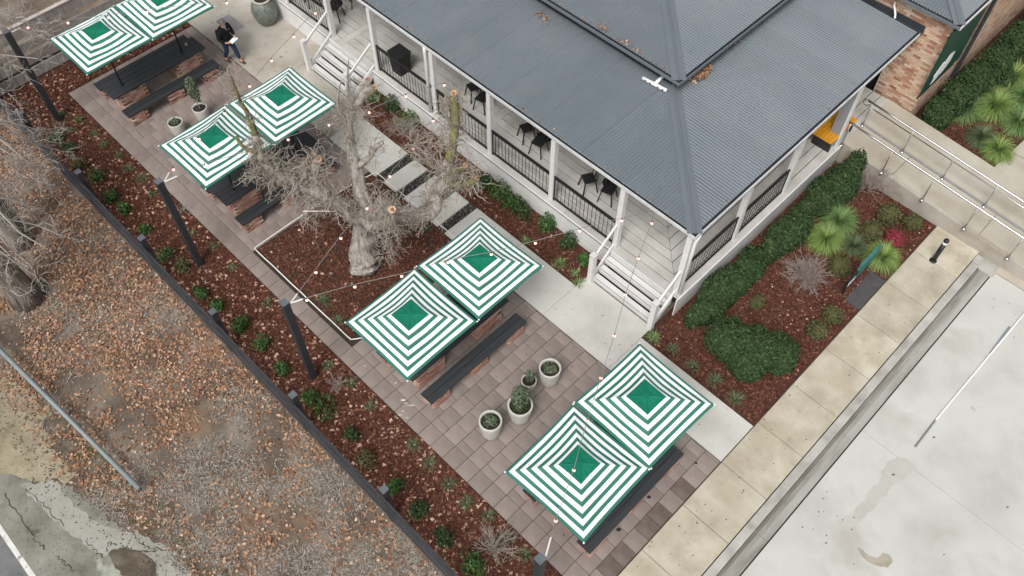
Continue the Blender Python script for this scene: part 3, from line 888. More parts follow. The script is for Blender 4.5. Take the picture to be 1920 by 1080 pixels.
corrugated('y', AY + .02, 33, lambda a: AX - .03, lambda a: max(AX - 5, AX - (a - AY) - .02), AZ, .25, 'roof_sheet', annex)
hip(AX - .02, AY + .02, AZ, AX - 5, AY + 5, AZ + 1.25, annex, .17)
gutter_x(-12, AX + .045, AY - .065, AZ - .01, annex, M_CAPM)
gutter_y(AY - .052, 33, AX + .067, AZ - .01, annex, M_WHITE)
MB().box(-12, AX - .06, AY + .05, WY - .0, AZ - .10, AZ - .08).obj('soffit', M_DARKMET, annex)
MB().box(WX - .1, AX - .06, WY + .002, 33, AZ - .10, AZ - .08).obj('soffit', M_DARKMET, annex)
MB().tube([(-4.97, 25.45, 4.0), (-4.97, 25.45, .1)], .06, 8).obj('downpipe', M_DARKMET, annex)
dp = MB().tube([(-6.95, 22.96, 3.72), (-6.90, 22.90, 3.62), (-6.72, 22.74, 3.50), (-6.66, 22.66, 3.42)], .032, 8).obj('overflow_pipe', M_WHITE, annex, smooth=True)

gb = thing('wall_sign', 'large dark green sign board with a white emblem on the side of the brick building', 'sign')
MB().box(WX + .05, WX + .09, 22.62, 25.0, 1.55, 3.86).obj('board', M_DGREEN, gb)
MB().box(WX + .012, WX + .048, 22.70, 24.9, 1.3, 1.36).box(WX + .012, WX + .048, 22.70, 24.9, 3.6, 3.66).obj('mounting_batten', M_BLACK, gb)
# emblem: long script-like blob, slightly proud of the board
em = MB()
prof = [(23.05, 1.85, .10), (23.2, 1.95, .18), (23.38, 2.05, .22), (23.5, 2.05, .16), (23.66, 2.15, .24), (23.82, 2.2, .18), (23.98, 2.25, .12)]
for (y, zc, h), (y2, zc2, h2) in zip(prof, prof[1:]):
    h *= 1.55; h2 *= 1.55
    em.add([(WX + .092, y, zc - h), (WX + .092, y2, zc2 - h2), (WX + .092, y2, zc2 + h2), (WX + .092, y, zc + h),
            (WX + .104, y, zc - h), (WX + .104, y2, zc2 - h2), (WX + .104, y2, zc2 + h2), (WX + .104, y, zc + h)], [(4, 5, 6, 7), (0, 1, 5, 4), (2, 3, 7, 6)])
em.obj('emblem', M_SIGNW, gb)

# ================================================================== FENCES
fe = thing('rail_fence', 'long charcoal rail fence running diagonally between the leafy verge and the mulch bed', 'fence')
for z0, z1, y in ((.46, .56, 2.92), (.92, 1.02, 2.92), (1.38, 1.48, 2.92)):
    _r = MB().box(-27.5, 4.5, y, y + .050, z0, z1); _r.m = [1, 0, 1, 1, 1, 1]; _r.m = [1, 0, 1, 1, 1, 1]
    _r.obj('rail', [M_RAILT, M_POST], fe)
k = -23.26 - 3.27
while k < 4:
    pst = MB().box(k - .075, k + .075, 2.978, 3.128, -.06, 1.74).obj('post', M_POST, fe)
    MB().box(k - .085, k + .085, 2.968, 3.138, 1.742, 1.768).obj('post_cap', M_CAPP, pst)
    k += 3.27

tf = thing('board_fence', 'weathered grey timber fence of wide stacked boards in the top left corner', 'fence')
for z0, z1, dx in ((.02, .40, .0), (.52, .90, .0), (1.0, 1.32, .0), (1.50, 1.95, .02)):
    y = -1.2
    while y < 10.5:
        w = .30
        MB().box(-26.66 + dx, -26.62 + dx, y, y + w - .012, z0, z1).obj('board', M_SLEEPER, tf); y += w
    MB().box(-26.70, -26.665, -1.2, 10.5, z0 + .05, z0 + .12).obj('backing_rail', M_SLEEPER, tf)
MB().box(-26.72, -26.58, -1.2, 10.5, 1.955, 1.985).obj('capping', mat('pale_capping', [(.42, .36, .33), (.5, .44, .41)], 3, .8), tf)
for y in (-1, 1.4, 3.8, 6.2, 8.6, 10.4):
    MB().box(-26.80, -26.705, y - .05, y + .05, -.06, 1.95).obj('post', M_SLEEPER, tf)
MB().box(-27.6, -26.9, -1.2, 10.5, -.055, -.02).obj('dark_strip', M_GAP, tf)  # near-black strip along the ground behind the boards

# ================================================================== STRING LIGHT POSTS
POSTS = [(-24.32, 4.04), (-16.355, 4.02), (-11.21, 4.04), (-3.10, 3.95)]
plab = ['black timber pole at the upper left, behind bare branches by the board fence', 'black timber pole rising from the mulch strip left of the second pair of umbrellas',
        'black timber pole rising from the mulch beside the corner of the tree bed', 'black timber pole at the bottom edge of the photo below the nearest umbrella']
for (x, y), lb in zip(POSTS, plab):
    t = thing('light_pole', lb, 'pole', (x, y, 0), group='poles carrying the string lights')
    MB().box(-.085, .085, -.085, .085, -.06, 3.5).obj('shaft', M_POST, t)
    MB().box(-.09, .09, -.09, .09, 3.502, 3.53).obj('cap', M_CAPP, t)

# ================================================================== STRING LIGHTS
bulb_me = MB().lathe([(.006, -.052), (.024, -.045), (.036, -.024), (.036, -.004), (.024, .016), (.012, .026)], 10).mesh('bulb', M_BULB, True)
sock_me = MB().lathe([(.016, .022), (.020, .03), (.018, .065), (.010, .072)], 8).mesh('socket', M_SOCK, True)


def strand(A, B, bulbs, label, cover=0, sag=.12):
    A = np.array(A, float); B = np.array(B, float)
    root = thing('string_light', label, 'string light', group='festoon strings over the garden')
    def proj(p):
        c = CM @ (p - np.array([0, 0, CAM_H])); return np.array([960 + FPX * c[0] / c[2], 540 + FPX * c[1] / c[2]])
    pts = [A]; bl = []
    ts = np.linspace(0, 1, 400); line = np.array([proj(A + (B - A) * t) for t in ts])
    for u, v in bulbs:
        t = ts[np.argmin(np.sum((line - np.array([u, v])) ** 2, 1))]
        zc = A[2] + (B[2] - A[2]) * t - 4 * sag * t * (1 - t)
        p = at(u, v, zc - .08); p = np.array([p[0], p[1], zc])
        bl.append(p)
    order = sorted(bl, key=lambda p: np.linalg.norm(p - A))
    pts += order + [B]
    MB().tube(pts, .008, 5).obj('cable', M_CABLE, root)
    if cover:
        d = (pts[1] - A); d /= np.linalg.norm(d)
        MB().tube([A + d * .02, A + d * cover], .018, 6).obj('turnbuckle', M_ROPE, root)
    for p in order:
        b = new_obj('bulb', bulb_me, root, tuple(p - np.array([0, 0, .085])))
        new_obj('socket', sock_me, root, tuple(p - np.array([0, 0, .075])))
    return root


PT0 = [np.array([x, y, 3.48]) for x, y in POSTS]
strand(PT0[1] + [.09, .09, 0], at(610, 12, 3.1), [(325, 317), (373, 260), (421, 212), (468, 161), (509, 113), (551, 68), (591, 24)],
       'string of bulbs climbing from the second pole past the umbrella to the upper stairs', .35)
strand(PT0[1] + [.09, .09, 0], at(858, 152, 3.1), [(384, 311), (467, 287), (540, 261), (617, 234), (692, 210), (761, 180), (833, 159)],
       'string of bulbs crossing the second umbrella pair through the bare tree to the verandah', .35)
strand(PT0[2] + [.09, .09, 0], at(880, 145, 3.1), [(592, 510), (639, 446), (688, 390), (731, 330), (774, 278), (812, 226), (850, 176)],
       'string of bulbs rising from the third pole steeply across the pollarded tree', .3)
strand(PT0[2] + [.09, .09, 0], at(1226, 396, 3.1), [(575, 562), (665, 537), (753, 517), (840, 491), (921, 476), (1004, 455), (1087, 432), (1166, 413)],
       'string of bulbs running from the third pole over the middle umbrellas to the near stairs', .3)
strand(PT0[3] + [.05, .09, 0], at(1226, 396, 3.12), [(1042, 976), (1076, 881), (1101, 788), (1127, 708), (1152, 629), (1173, 552), (1197, 484), (1222, 418)],
       'string of bulbs running up from the bottom pole over the nearest umbrella pair', .42)
strand(PT0[0] + [.09, .09, 0], at(440, -20, 3.3), [(52, 51), (127, 42), (203, 32), (275, 22), (425, 5)],
       'string of bulbs in the top left corner crossing the furthest umbrellas', .3)

# ================================================================== TABLES, BENCHES, UMBRELLAS
pb_me = MB().box(-.055, .055, -.112, .112, 0, .068).mesh('brick', M_BRICK)       # stretcher along y
pe_me = MB().box(-.112, .112, -.055, .055, 0, .068).mesh('brick', M_BRICK)       # header along x


def pier(par, xc, yc, lx, ly, h):
    core = MB().box(xc - lx / 2 + .035, xc + lx / 2 - .035, yc - ly / 2 + .035, yc + ly / 2 - .035, -.05, h - .004).obj('pier', M_MORTARD, par)
    n = int(h / .077); r = 0
    for c in range(n):
        z = c * .077 + .003
        for s in (-1, 1):
            x = xc + s * (lx / 2 - .055)
            y = yc - ly / 2 + .115 + (.115 if c % 2 else 0)
            while y < yc + ly / 2 - .08:
                if RNG.uniform() > .06:
                    o = new_obj('brick', pb_me, core, (x + RNG.uniform(-.006, .008) * s, y, z)); o.rotation_euler = (0, 0, RNG.uniform(-.05, .05))
                y += .236
        for s in (-1, 1):
            y = yc + s * (ly / 2 - .055)
            x = xc - lx / 2 + .225 - (.11 if c % 2 else 0)
            while x < xc + lx / 2 - .17:
                o = new_obj('brick', pe_me, core, (x, y + RNG.uniform(-.004, .008) * s, z)); o.rotation_euler = (0, 0, RNG.uniform(-.04, .04))
                x += .236
    return core


SETS = [(-23.40, 'farthest table at upper left'), (-17.32, 'table partly behind the tree'), (-9.32, 'table beside the tree bed'), (-4.02, 'nearest table at the bottom')]
plank_me = MB().box(-.0945, .0945, -1.70, 1.70, -.045, 0).mesh('plank', M_TABLE)
bpl_me = MB().box(-.098, .098, -1.70, 1.70, -.05, 0).mesh('plank', M_TABLE)
Y0 = 7.25
for si, (cx, lb) in enumerate(SETS):
    t = thing('picnic_table', 'long charcoal timber table on brick piers, the ' + lb, 'table', (cx, 0, 0), group='brick pier picnic tables')
    for k in range(4):
        new_obj('plank', plank_me, t, (-.30 + .2 * k, Y0, .765))
    for yc in (6.22, 8.28):
        pier(t, 0, yc, .66, .95, .70)
        MB().box(-.36, .36, yc - .3, yc - .22, .70, .719).obj('bearer', M_BLACK, t)
    for side, s in (('right', 1), ('left', -1)):
        bcx = cx + s * .86
        b = thing('bench', ('bench on the concrete road side of the ' if s > 0 else 'bench on the upper left side of the ') + lb, 'bench', (bcx, 0, 0), group='brick pier benches')
        for k in range(2):
            new_obj('plank', bpl_me, b, (-.104 + .208 * k, Y0, .455))
        for yc in (5.93, 7.28, 8.60):
            pier(b, 0, yc, .38, .64, .395)
    for j, yc in enumerate((6.08, 8.29)):
        pos = 'fence side' if j == 0 else 'building side'
        ex = RNG.uniform(-.03, .03)
        um = thing('umbrella', 'striped umbrella on the %s of the %s' % (pos, lb), 'umbrella', (cx + .02, yc, 0), rz=RNG.uniform(-.012, .012) + [(.01, .0), (.0, .0), (.008, .0), (.03, -.012)][si][j], group='striped square umbrellas')
        MB().tube([(0, 0, .0), (0, 0, 2.90)], .026, 10).obj('pole', M_BLACK, um, smooth=True)
        MB().tube([(0, 0, .765), (0, 0, .80)], .055, 12).obj('collar', M_BLACK, um)
        H0, H1, R = 2.58, 3.03, 1.10
        WR = RNG.normal(size=16)
        um.rotation_euler.x = RNG.uniform(-.012, .012); um.rotation_euler.y = RNG.uniform(-.012, .012)
        def hgt(r, q):
            # r: 0 centre .. 1 edge, q: 0 middle of panel .. 1 on rib
            z_ = H1 - (H1 - H0) * (r ** .95)
            return z_ - .075 * (1 - abs(q) ** 1.6) * math.sin(math.pi * min(1, max(0, (r - .27) / .73) ** .8)) + WR[int(round((abs(q) * 8 + r * 40))) % 16] * .004
        def ringpts(h):
            r = h / R; out = []
            n = 8
            for s_ in range(4):
                for i in range(n):
                    q = -1 + 2 * i / n
                    # edge pulled in a little between the ribs
                    hh = h * (1 - .018 * (1 - q * q))
                    p = [(hh, q * h), (-q * h, hh), (-hh, -q * h), (q * h, -hh)][s_]
                    out.append((p[0], p[1], hgt(r, abs(q))))
            return out
        bw, bg = .0875, .077
        hs = [R, R - .058]; mats_ = [1]
        cur = R - .058
        for q in range(5):
            cur -= bw; hs.append(cur); mats_.append(0)
            if q < 4: cur -= bg; hs.append(cur); mats_.append(1)
        mb = MB(); rings = [ringpts(h) for h in hs]
        N_ = 32
        for a_, b_, mi in zip(rings, rings[1:], mats_):
            mb.add(a_ + b_, [(k_, (k_ + 1) % N_, N_ + (k_ + 1) % N_, N_ + k_) for k_ in range(N_)], mi)
        edge = rings[0]; low_ = [(p[0], p[1], p[2] - .035) for p in edge]
        mb.add(edge + low_, [(N_ + k_, N_ + (k_ + 1) % N_, (k_ + 1) % N_, k_) for k_ in range(N_)], 1)
        cn = mb.obj('canopy', [M_CWHITE, M_CGREEN], um)
        # raised vent cap with small tucks
        mb = MB(); hc = cur + .018
        cr = [(p[0], p[1], p[2] + .012) for p in ringpts(hc)]
        zc_ = max(p[2] for p in cr)
        cr = [(p[0], p[1], zc_) for p in cr]
        mid = [(p[0] * .5, p[1] * .5, zc_ + .010 + (.016 if k_ % 8 == 0 else (-.010 if k_ % 8 == 4 else 0))) for k_, p in enumerate(cr)]
        c2 = [(p[0] * .17, p[1] * .17, zc_ + .034) for p in cr]
        mb.add(cr + mid, [(k_, (k_ + 1) % N_, N_ + (k_ + 1) % N_, N_ + k_) for k_ in range(N_)])
        mb.add(mid + c2, [(k_, (k_ + 1) % N_, N_ + (k_ + 1) % N_, N_ + k_) for k_ in range(N_)])
        mb.add(c2, [tuple(range(N_))])
        cp = mb.obj('vent_cap', M_CAPGREEN, um)
        for sx, sy in ((1, 1), (1, -1), (-1, 1), (-1, -1)):
            MB().bar((0, 0, H1 - .17), (sx * 1.08, sy * 1.08, H0 - .03), .022, .022).obj('rib', M_BLACK, um)
            MB().bar((0, 0, 2.2), (sx * .6, sy * .6, 2.72), .016, .016).obj('strut', M_BLACK, um)
            MB().lathe([(.01, 0), (.022, .008), (.022, .022), (.008, .03)], 8, c=(sx * 1.10, sy * 1.10, H0 - .02)).obj('corner_tip', M_SIGNW, um)
        MB().tube([(0, 0, 2.16), (0, 0, 2.26)], .045, 10).obj('runner', M_BLACK, um)

cup = at(349, 83, .82)
c_ = MB().lathe([(.036, 0), (.042, .02), (.042, .09), (.034, .092), (.034, .03)], 16).obj('cup', M_WOODCUP, None, (cup[0], cup[1], .767), smooth=True)
tag(c_, 'small tan cup standing on the far end of the farthest table', 'cup')

# ================================================================== FOLIAGE BUILDERS
def leafy(name, parent, n, rx, ry, rz_, zc, m, leaf, seed, shell=.55, loc=(0, 0), lumps=6, up=.4, flat=1.0):
    rng = np.random.default_rng(seed)
    d = rng.normal(size=(n, 3)); d /= np.linalg.norm(d, axis=1, keepdims=True)
    r = shell + (1 - shell) * rng.uniform(0, 1, n) ** .6
    ld = rng.normal(size=(lumps, 3)); ld /= np.linalg.norm(ld, axis=1, keepdims=True)
    amp = rng.uniform(.05, .22, lumps)
    f = 1 + np.sum(amp * np.clip(d @ ld.T, 0, 1) ** 3, 1) - .08
    P = d * (r * f)[:, None] * np.array([rx, ry, rz_])
    P[:, 2] += zc
    P = P[P[:, 2] > 0.0]
    dd = P - np.array([0, 0, zc]); dd /= np.linalg.norm(dd, axis=1, keepdims=True) + 1e-6
    V, Fq = leaf_quads(P, leaf * rng.uniform(.6, 1.3, len(P)), normal=dd * .7 + np.array([0, 0, up]), spread=.6, aspect=1.7, rng=rng)
    return new_obj(name, np_mesh(name, V, Fq, m), parent, (loc[0], loc[1], 0))


def blades(n, length, width, rng, spread=1.0, segs=4, base_r=.04, droop=1.0):
    V = []; F_ = []
    az = rng.uniform(0, 2 * np.pi, n); el = rng.uniform(.25, 1.45, n) ** 1.0
    L = length * rng.uniform(.6, 1.1, n)
    for i in range(n):
        d = np.array([math.cos(az[i]) * math.cos(el[i]) * spread, math.sin(az[i]) * math.cos(el[i]) * spread, math.sin(el[i])])
        side = np.array([-math.sin(az[i]), math.cos(az[i]), 0]) + rng.normal(size=3) * .15
        p = np.array([math.cos(az[i]) * base_r * rng.uniform(), math.sin(az[i]) * base_r * rng.uniform(), 0.0])
        b = len(V)
        for s in range(segs + 1):
            w = width * (1 - (s / segs) ** 1.6) * .5 + .0008
            V.append(p - side * w); V.append(p + side * w)
            st = L[i] / segs
            p = p + d * st
            d = d + np.array([0, 0, -1.0]) * droop * .30 * (1.0 + .5 * s); d = d / np.linalg.norm(d)
            if p[2] < .01: p[2] = .01
        for s in range(segs):
            a = b + s * 2; F_.append((a, a + 1, a + 3, a + 2))
    return np.array(V), np.array(F_)


def grass_clump(name, parent, n, length, width, m, seed, loc, droop=1.0, z=BED_Z):
    V, Fq = blades(n, length, width, np.random.default_rng(seed), droop=droop)
    return new_obj(name, np_mesh(name, V, Fq, m), parent, (loc[0], loc[1], z))


def twig_tubes(paths, name, m, parent=None, n=3):
    """paths: list of (points Kx3, radii K) -> one mesh"""
    V = []; F_ = []; base = 0
    ang = np.arange(n) * 2 * np.pi / n
    ca = np.cos(ang)[None, :, None]; sa = np.sin(ang)[None, :, None]
    for pts, rad in paths:
        pts = np.asarray(pts); K = len(pts)
        d = np.gradient(pts, axis=0); d /= np.linalg.norm(d, axis=1, keepdims=True) + 1e-9
        ref = np.array([.31, .52, .79]); x = np.cross(d, ref); x /= np.linalg.norm(x, axis=1, keepdims=True) + 1e-9
        y = np.cross(d, x)
        r = np.asarray(rad)[:, None, None]
        Vv = pts[:, None, :] + r * (x[:, None, :] * ca + y[:, None, :] * sa)
        V.append(Vv.reshape(-1, 3))
        i = np.arange(K - 1)[:, None] * n; k = np.arange(n)[None, :]
        a = base + i + k; b = base + i + (k + 1) % n
        F_.append(np.stack([a, b, b + n, a + n], -1).reshape(-1, 4))
        base += K * n
    V = np.concatenate(V); Fq = np.concatenate(F_)
    return new_obj(name, np_mesh(name, V, Fq, m), parent)


def wander(p, d, L, K, rng, jit=.35, bend=(0, 0, 0.05)):
    pts = [p]; d = d / np.linalg.norm(d)
    for i in range(K):
        d = d + rng.normal(size=3) * jit + np.array(bend); d /= np.linalg.norm(d)
        p = p + d * L / K; pts.append(p)
    return np.array(pts)


def twig_burst(paths, c, n, L, rng, bias=(0, 0, .3), r0=.009, sub=4, origin_r=.1, jit=.38, sublen=.5, bend=(0, 0, .03)):
    for _ in range(n):
        d = rng.normal(size=3); d /= np.linalg.norm(d); d = d + np.array(bias)
        p0 = np.array(c) + d / np.linalg.norm(d) * origin_r * rng.uniform(.2, 1)
        Lt = L * rng.uniform(.45, 1.15)
        w = wander(p0, d, Lt, 6, rng, jit, bend)
        rr = np.linspace(r0, r0 * .4, 7)
        w[:, 2] = np.maximum(w[:, 2], .03)
        paths.append((w, rr))
        for s in range(sub):
            k = rng.integers(1, 6)
            dd = (w[k + 1] - w[k]); dd = dd / (np.linalg.norm(dd) + 1e-9) + rng.normal(size=3) * .9
            w2 = wander(w[k], dd, Lt * sublen * rng.uniform(.4, 1.1), 4, rng, jit, bend)
            w2[:, 2] = np.maximum(w2[:, 2], .03)
            paths.append((w2, np.linspace(rr[k] * .75, r0 * .32, 5)))
            if rng.uniform() < .6:
                dd = rng.normal(size=3)
                w3 = wander(w2[2], dd, Lt * .25 * rng.uniform(.5, 1.2), 3, rng, jit, bend)
                paths.append((w3, np.linspace(r0 * .45, r0 * .28, 4)))


# ================================================================== THE POLLARDED TREE
tree = thing('tree', 'pollarded bare tree with thick grey trunk and bursts of thin twigs in the mulch bed', 'tree')
tb = MB(); rngT = np.random.default_rng(21)


def limb(nodes, mb, n=12, sub=4, wob=.02, rng=rngT):
    """nodes: (u, v, z, r) -> tapered wobbling limb; returns 3D points"""
    P3 = [np.array(at(u, v, z)) for u, v, z, r in nodes]; R_ = [r for *_, r in nodes]
    pts = []; rad = []
    for i in range(len(P3) - 1):
        p0 = P3[max(i - 1, 0)]; p1 = P3[i]; p2 = P3[i + 1]; p3 = P3[min(i + 2, len(P3) - 1)]
        for k in range(sub):
            t = k / sub
            q = .5 * ((2 * p1) + (-p0 + p2) * t + (2 * p0 - 5 * p1 + 4 * p2 - p3) * t * t + (-p0 + 3 * p1 - 3 * p2 + p3) * t ** 3)
            r = R_[i] * (1 - t) + R_[i + 1] * t
            pts.append(q + rng.normal(size=3) * wob * r * 2.2); rad.append(r * rng.uniform(.95, 1.06))
    pts.append(P3[-1]); rad.append(R_[-1])
    b0 = len(mb.v)
    mb.tube(pts, rad, n)
    furrow = rng.normal(size=n) * .09                 # furrows that run along the limb
    for k in range(b0, len(mb.v)):                    # gnarled surface
        v = np.array(mb.v[k]); i = min((k - b0) // n, len(rad) - 1); q = (k - b0) % n
        furrow[q] = furrow[q] * .96 + rng.normal() * .02
        c = np.array(pts[i]); d = v - c
        mb.v[k] = tuple(c + d * (1 + furrow[q] + rng.normal() * .035))
    return P3


limb([(684, 500, -.05, .47), (684, 488, .12, .40), (683, 458, .7, .345), (686, 425, 1.35, .33), (690, 398, 1.95, .34)], tb, 22)
LA = limb([(685, 420, 1.5, .26), (650, 392, 2.25, .22), (615, 372, 2.7, .18), (592, 345, 3.1, .15), (590, 320, 3.5, .13), (597, 301, 3.8, .115)], tb)
LA2 = limb([(620, 374, 2.6, .17), (565, 345, 3.0, .14), (520, 325, 3.3, .125), (496, 305, 3.6, .11), (485, 280, 4.0, .095), (478, 250, 4.5, .085)], tb)
LB = limb([(692, 420, 1.6, .25), (735, 402, 2.3, .20), (780, 404, 2.5, .18), (812, 396, 2.75, .17), (818, 368, 3.1, .155), (830, 335, 3.6, .14), (843, 300, 4.0, .12)], tb)
LC = limb([(692, 400, 2.0, .22), (715, 395, 2.9, .14), (735, 394, 3.8, .10)], tb)
LD = limb([(690, 400, 2.0, .22), (676, 352, 2.75, .18), (666, 308, 3.3, .155), (656, 262, 3.9, .12), (655, 225, 4.4, .10), (664, 200, 4.7, .10), (682, 180, 4.9, .10), (692, 160, 5.05, .095)], tb)
limb([(668, 312, 3.3, .12), (690, 298, 3.5, .08), (700, 280, 3.7, .075), (718, 266, 3.85, .05)], tb)
limb([(655, 235, 4.3, .08), (640, 215, 4.6, .05), (632, 190, 5.0, .03), (640, 150, 5.6, .014)], tb)
limb([(672, 195, 4.8, .10), (686, 170, 5.0, .085), (700, 168, 5.1, .085)], tb)
limb([(660, 205, 4.7, .05), (652, 165, 5.3, .03), (654, 110, 6.1, .012)], tb)
tb.obj('trunk', M_TRUNK, tree, smooth=True)
for _nodes in (
    [(478, 252, 4.5, .085), (470, 225, 4.85, .07), (460, 205, 5.2, .055), (450, 188, 5.5, .045), (444, 172, 5.8, .035), (432, 140, 6.4, .018)],
    [(483, 285, 4.0, .075), (462, 280, 4.05, .05), (450, 268, 4.2, .05), (443, 255, 4.35, .045)],
    [(843, 302, 4.0, .115), (852, 255, 4.6, .10), (853, 215, 5.0, .10), (851, 180, 5.45, .095)],
    [(838, 335, 3.7, .09), (855, 322, 3.8, .08), (870, 313, 3.9, .075)],
    [(842, 345, 3.6, .09), (868, 345, 3.65, .085), (892, 336, 3.75, .085)],
    [(690, 172, 4.95, .09), (697, 172, 5.0, .085), (701, 165, 5.08, .085)],
):
    tm = MB(); limb(_nodes, tm); tm.obj('mossy_limb', M_MOSS, tree, smooth=True)



def cut_end(u, v, z, r, nrm):
    nrm = Vector(nrm).normalized(); p = Vector(at(u, v, z))
    mb = MB(); r = r * .78; mb.tube([p - nrm * .03, p + nrm * .012], r, 14)
    mb.tube([p + nrm * .011, p + nrm * .018], r * .55, 12, 1)
    return mb.obj('cut_end', [M_CUT, mat_core], tree)


mat_core = mat('cut_heartwood', [(.18, .09, .05), (.30, .16, .09)], 12, .9, 3)
cut_end(598, 298, 3.83, .125, (-.1, -.5, 1)); cut_end(736, 393, 3.83, .115, (.2, -.4, 1))
cut_end(851, 175, 5.5, .105, (-.1, -.5, 1)); cut_end(871, 311, 3.93, .085, (.5, -.1, 1)); cut_end(895, 334, 3.78, .09, (.8, .3, .5))
cut_end(689, 149, 5.15, .09, (-.3, -.2, 1)); cut_end(702, 163, 5.12, .09, (.5, -.5, .7)); cut_end(482, 262, 4.3, .07, (.1, -.5, .8))

TW = []
def burst(u, v, z, n, L, **k):
    k.setdefault('r0', .0130); k.setdefault('jit', .48); k.setdefault('sub', 3)
    twig_burst(TW, at(u, v, z), int(n * 1.0), L * .95, rngT, **k)
for (u, v, z, n, L) in ((590, 325, 3.4, 46, .85), (600, 305, 3.7, 26, .7), (560, 345, 3.0, 44, .9), (520, 325, 3.3, 50, .9), (495, 305, 3.6, 40, .8), (490, 330, 3.3, 24, .8), (620, 372, 2.7, 44, .8),
                        (655, 392, 2.3, 34, .75), (735, 396, 3.5, 50, .8), (715, 400, 2.9, 34, .8), (690, 390, 2.3, 36, .8), (670, 350, 2.8, 24, .7),
                        (850, 200, 5.1, 46, .6), (852, 235, 4.7, 36, .6), (848, 275, 4.3, 40, .75), (835, 320, 3.8, 44, .75), (860, 335, 3.7, 40, .8), (815, 370, 3.0, 34, .75), (800, 398, 2.7, 30, .75), (890, 340, 3.6, 24, .7), (760, 405, 2.4, 24, .7)):
    burst(u, v, z, n, L, origin_r=.16)
for (u, v, z, n, L) in ((735, 420, 2.6, 30, .8), (728, 450, 1.9, 26, .75), (720, 475, 1.2, 14, .55), (580, 400, 2.3, 26, .8), (570, 372, 2.7, 26, .8)):
    burst(u, v, z, n, L, bias=(0, 0, -.5), bend=(0, 0, -.06), origin_r=.2)
for (u, v, z, n, L) in ((655, 225, 4.4, 26, 1.0), (664, 200, 4.7, 22, 1.0), (660, 270, 3.8, 22, .9), (700, 280, 3.7, 16, .7), (635, 200, 4.8, 14, 1.0), (690, 165, 5.0, 16, .7), (666, 310, 3.3, 18, .8)):
    burst(u, v, z, n, L, r0=.010, sub=3, bias=(-.1, 0, .4))
for (u, v, z, n, L) in ((440, 180, 5.6, 16, .6), (432, 150, 6.2, 12, .6), (470, 225, 4.9, 12, .5), (478, 270, 4.2, 26, .6), (770, 240, 3.2, 30, .8), (740, 235, 3.1, 24, .7), (775, 270, 3.2, 26, .8), (800, 300, 3.4, 26, .8), (820, 260, 3.9, 20, .7)):
    burst(u, v, z, n, L, r0=.010)
tag(twig_tubes(TW, 'twigs', M_TWIG, tree), kind='stuff')

# straps tied between limbs
for (a, b, lb) in (((568, 396, 2.6), (632, 396, 2.3), 'pale strap tied across the left limb of the pollarded tree'), ((757, 394, 2.6), (806, 400, 2.7), 'pale strap tied across the right limb of the pollarded tree')):
    tag(MB().tube([at(*a), at(*b)], .016, 6).obj('strap', M_ROPE), lb, 'strap')


# ---------------------------------------------------------- trees at the left edge
def left_tree(nm_label, base, top, r0, r1, seed, clusters, hang):
    t = thing('tree', nm_label, 'tree')
    r = np.random.default_rng(seed); mb = MB()
    b = np.array(base); tp = np.array(top); K = 9
    pts = [b + (tp - b) * i / K + r.normal(size=3) * .03 * (i > 0) for i in range(K + 1)]
    rad = [r0 * 1.35, r0 * 1.08] + list(np.linspace(r0, r1, K - 1))
    b0 = len(mb.v); mb.tube(pts, rad, 26)
    for k in range(b0, len(mb.v)):
        v = mb.v[k]; q = (k - b0) % 26
        s = .05 * r0 * (1 if q % 2 else -1) + r.normal() * .03 * r0
        c = pts[min((k - b0) // 26, K)]
        d = np.array(v) - c; mb.v[k] = tuple(c + d * (1 + s / r0 * 1.2))
    TWp = []
    for (u, v, z, n, L) in clusters:
        # a bough reaching the cluster
        c = np.array(at(u, v, z)); s0 = pts[-3] + r.normal(size=3) * .1
        midp = (s0 + c) / 2 + np.array([0, 0, .5]) + r.normal(size=3) * .2
        bp = [s0, (s0 + midp) / 2 + r.normal(size=3) * .1, midp, (midp + c) / 2 + r.normal(size=3) * .08, c]
        TWp.append((np.array(bp), np.array([.05, .04, .03, .022, .013])))
        twig_burst(TWp, c, int(n*.6), L, r, r0=.0095, sub=4, origin_r=.15, bias=(.1, .1, -.1), jit=.3)
        twig_burst(TWp, midp, n // 4, L, r, r0=.009, sub=3, origin_r=.1, jit=.3)
    mb.obj('trunk', M_BARKD, t, smooth=True)
    tag(twig_tubes(TWp, 'twigs', M_TWIGL, t), kind='stuff')
    # shaggy bark strips hanging round the foot
    bs_ = []
    for _ in range(hang):
        a = r.uniform(0, 6.28); z_ = r.uniform(.1, 2.6)
        c = b + (tp - b) * (z_ / (tp[2] - b[2]))
        p = c + np.array([math.cos(a), math.sin(a), 0]) * r0 * 1.02
        w = wander(p, np.array([math.cos(a) * .15, math.sin(a) * .15, -1.0]), r.uniform(.3, .8), 4, r, .12, (0, 0, -.2))
        w[:, 2] = np.maximum(w[:, 2], .02)
        bs_.append((w, np.full(5, .007)))
    tag(twig_tubes(bs_, 'bark_strips', M_TWIG, t), kind='stuff')
    return t


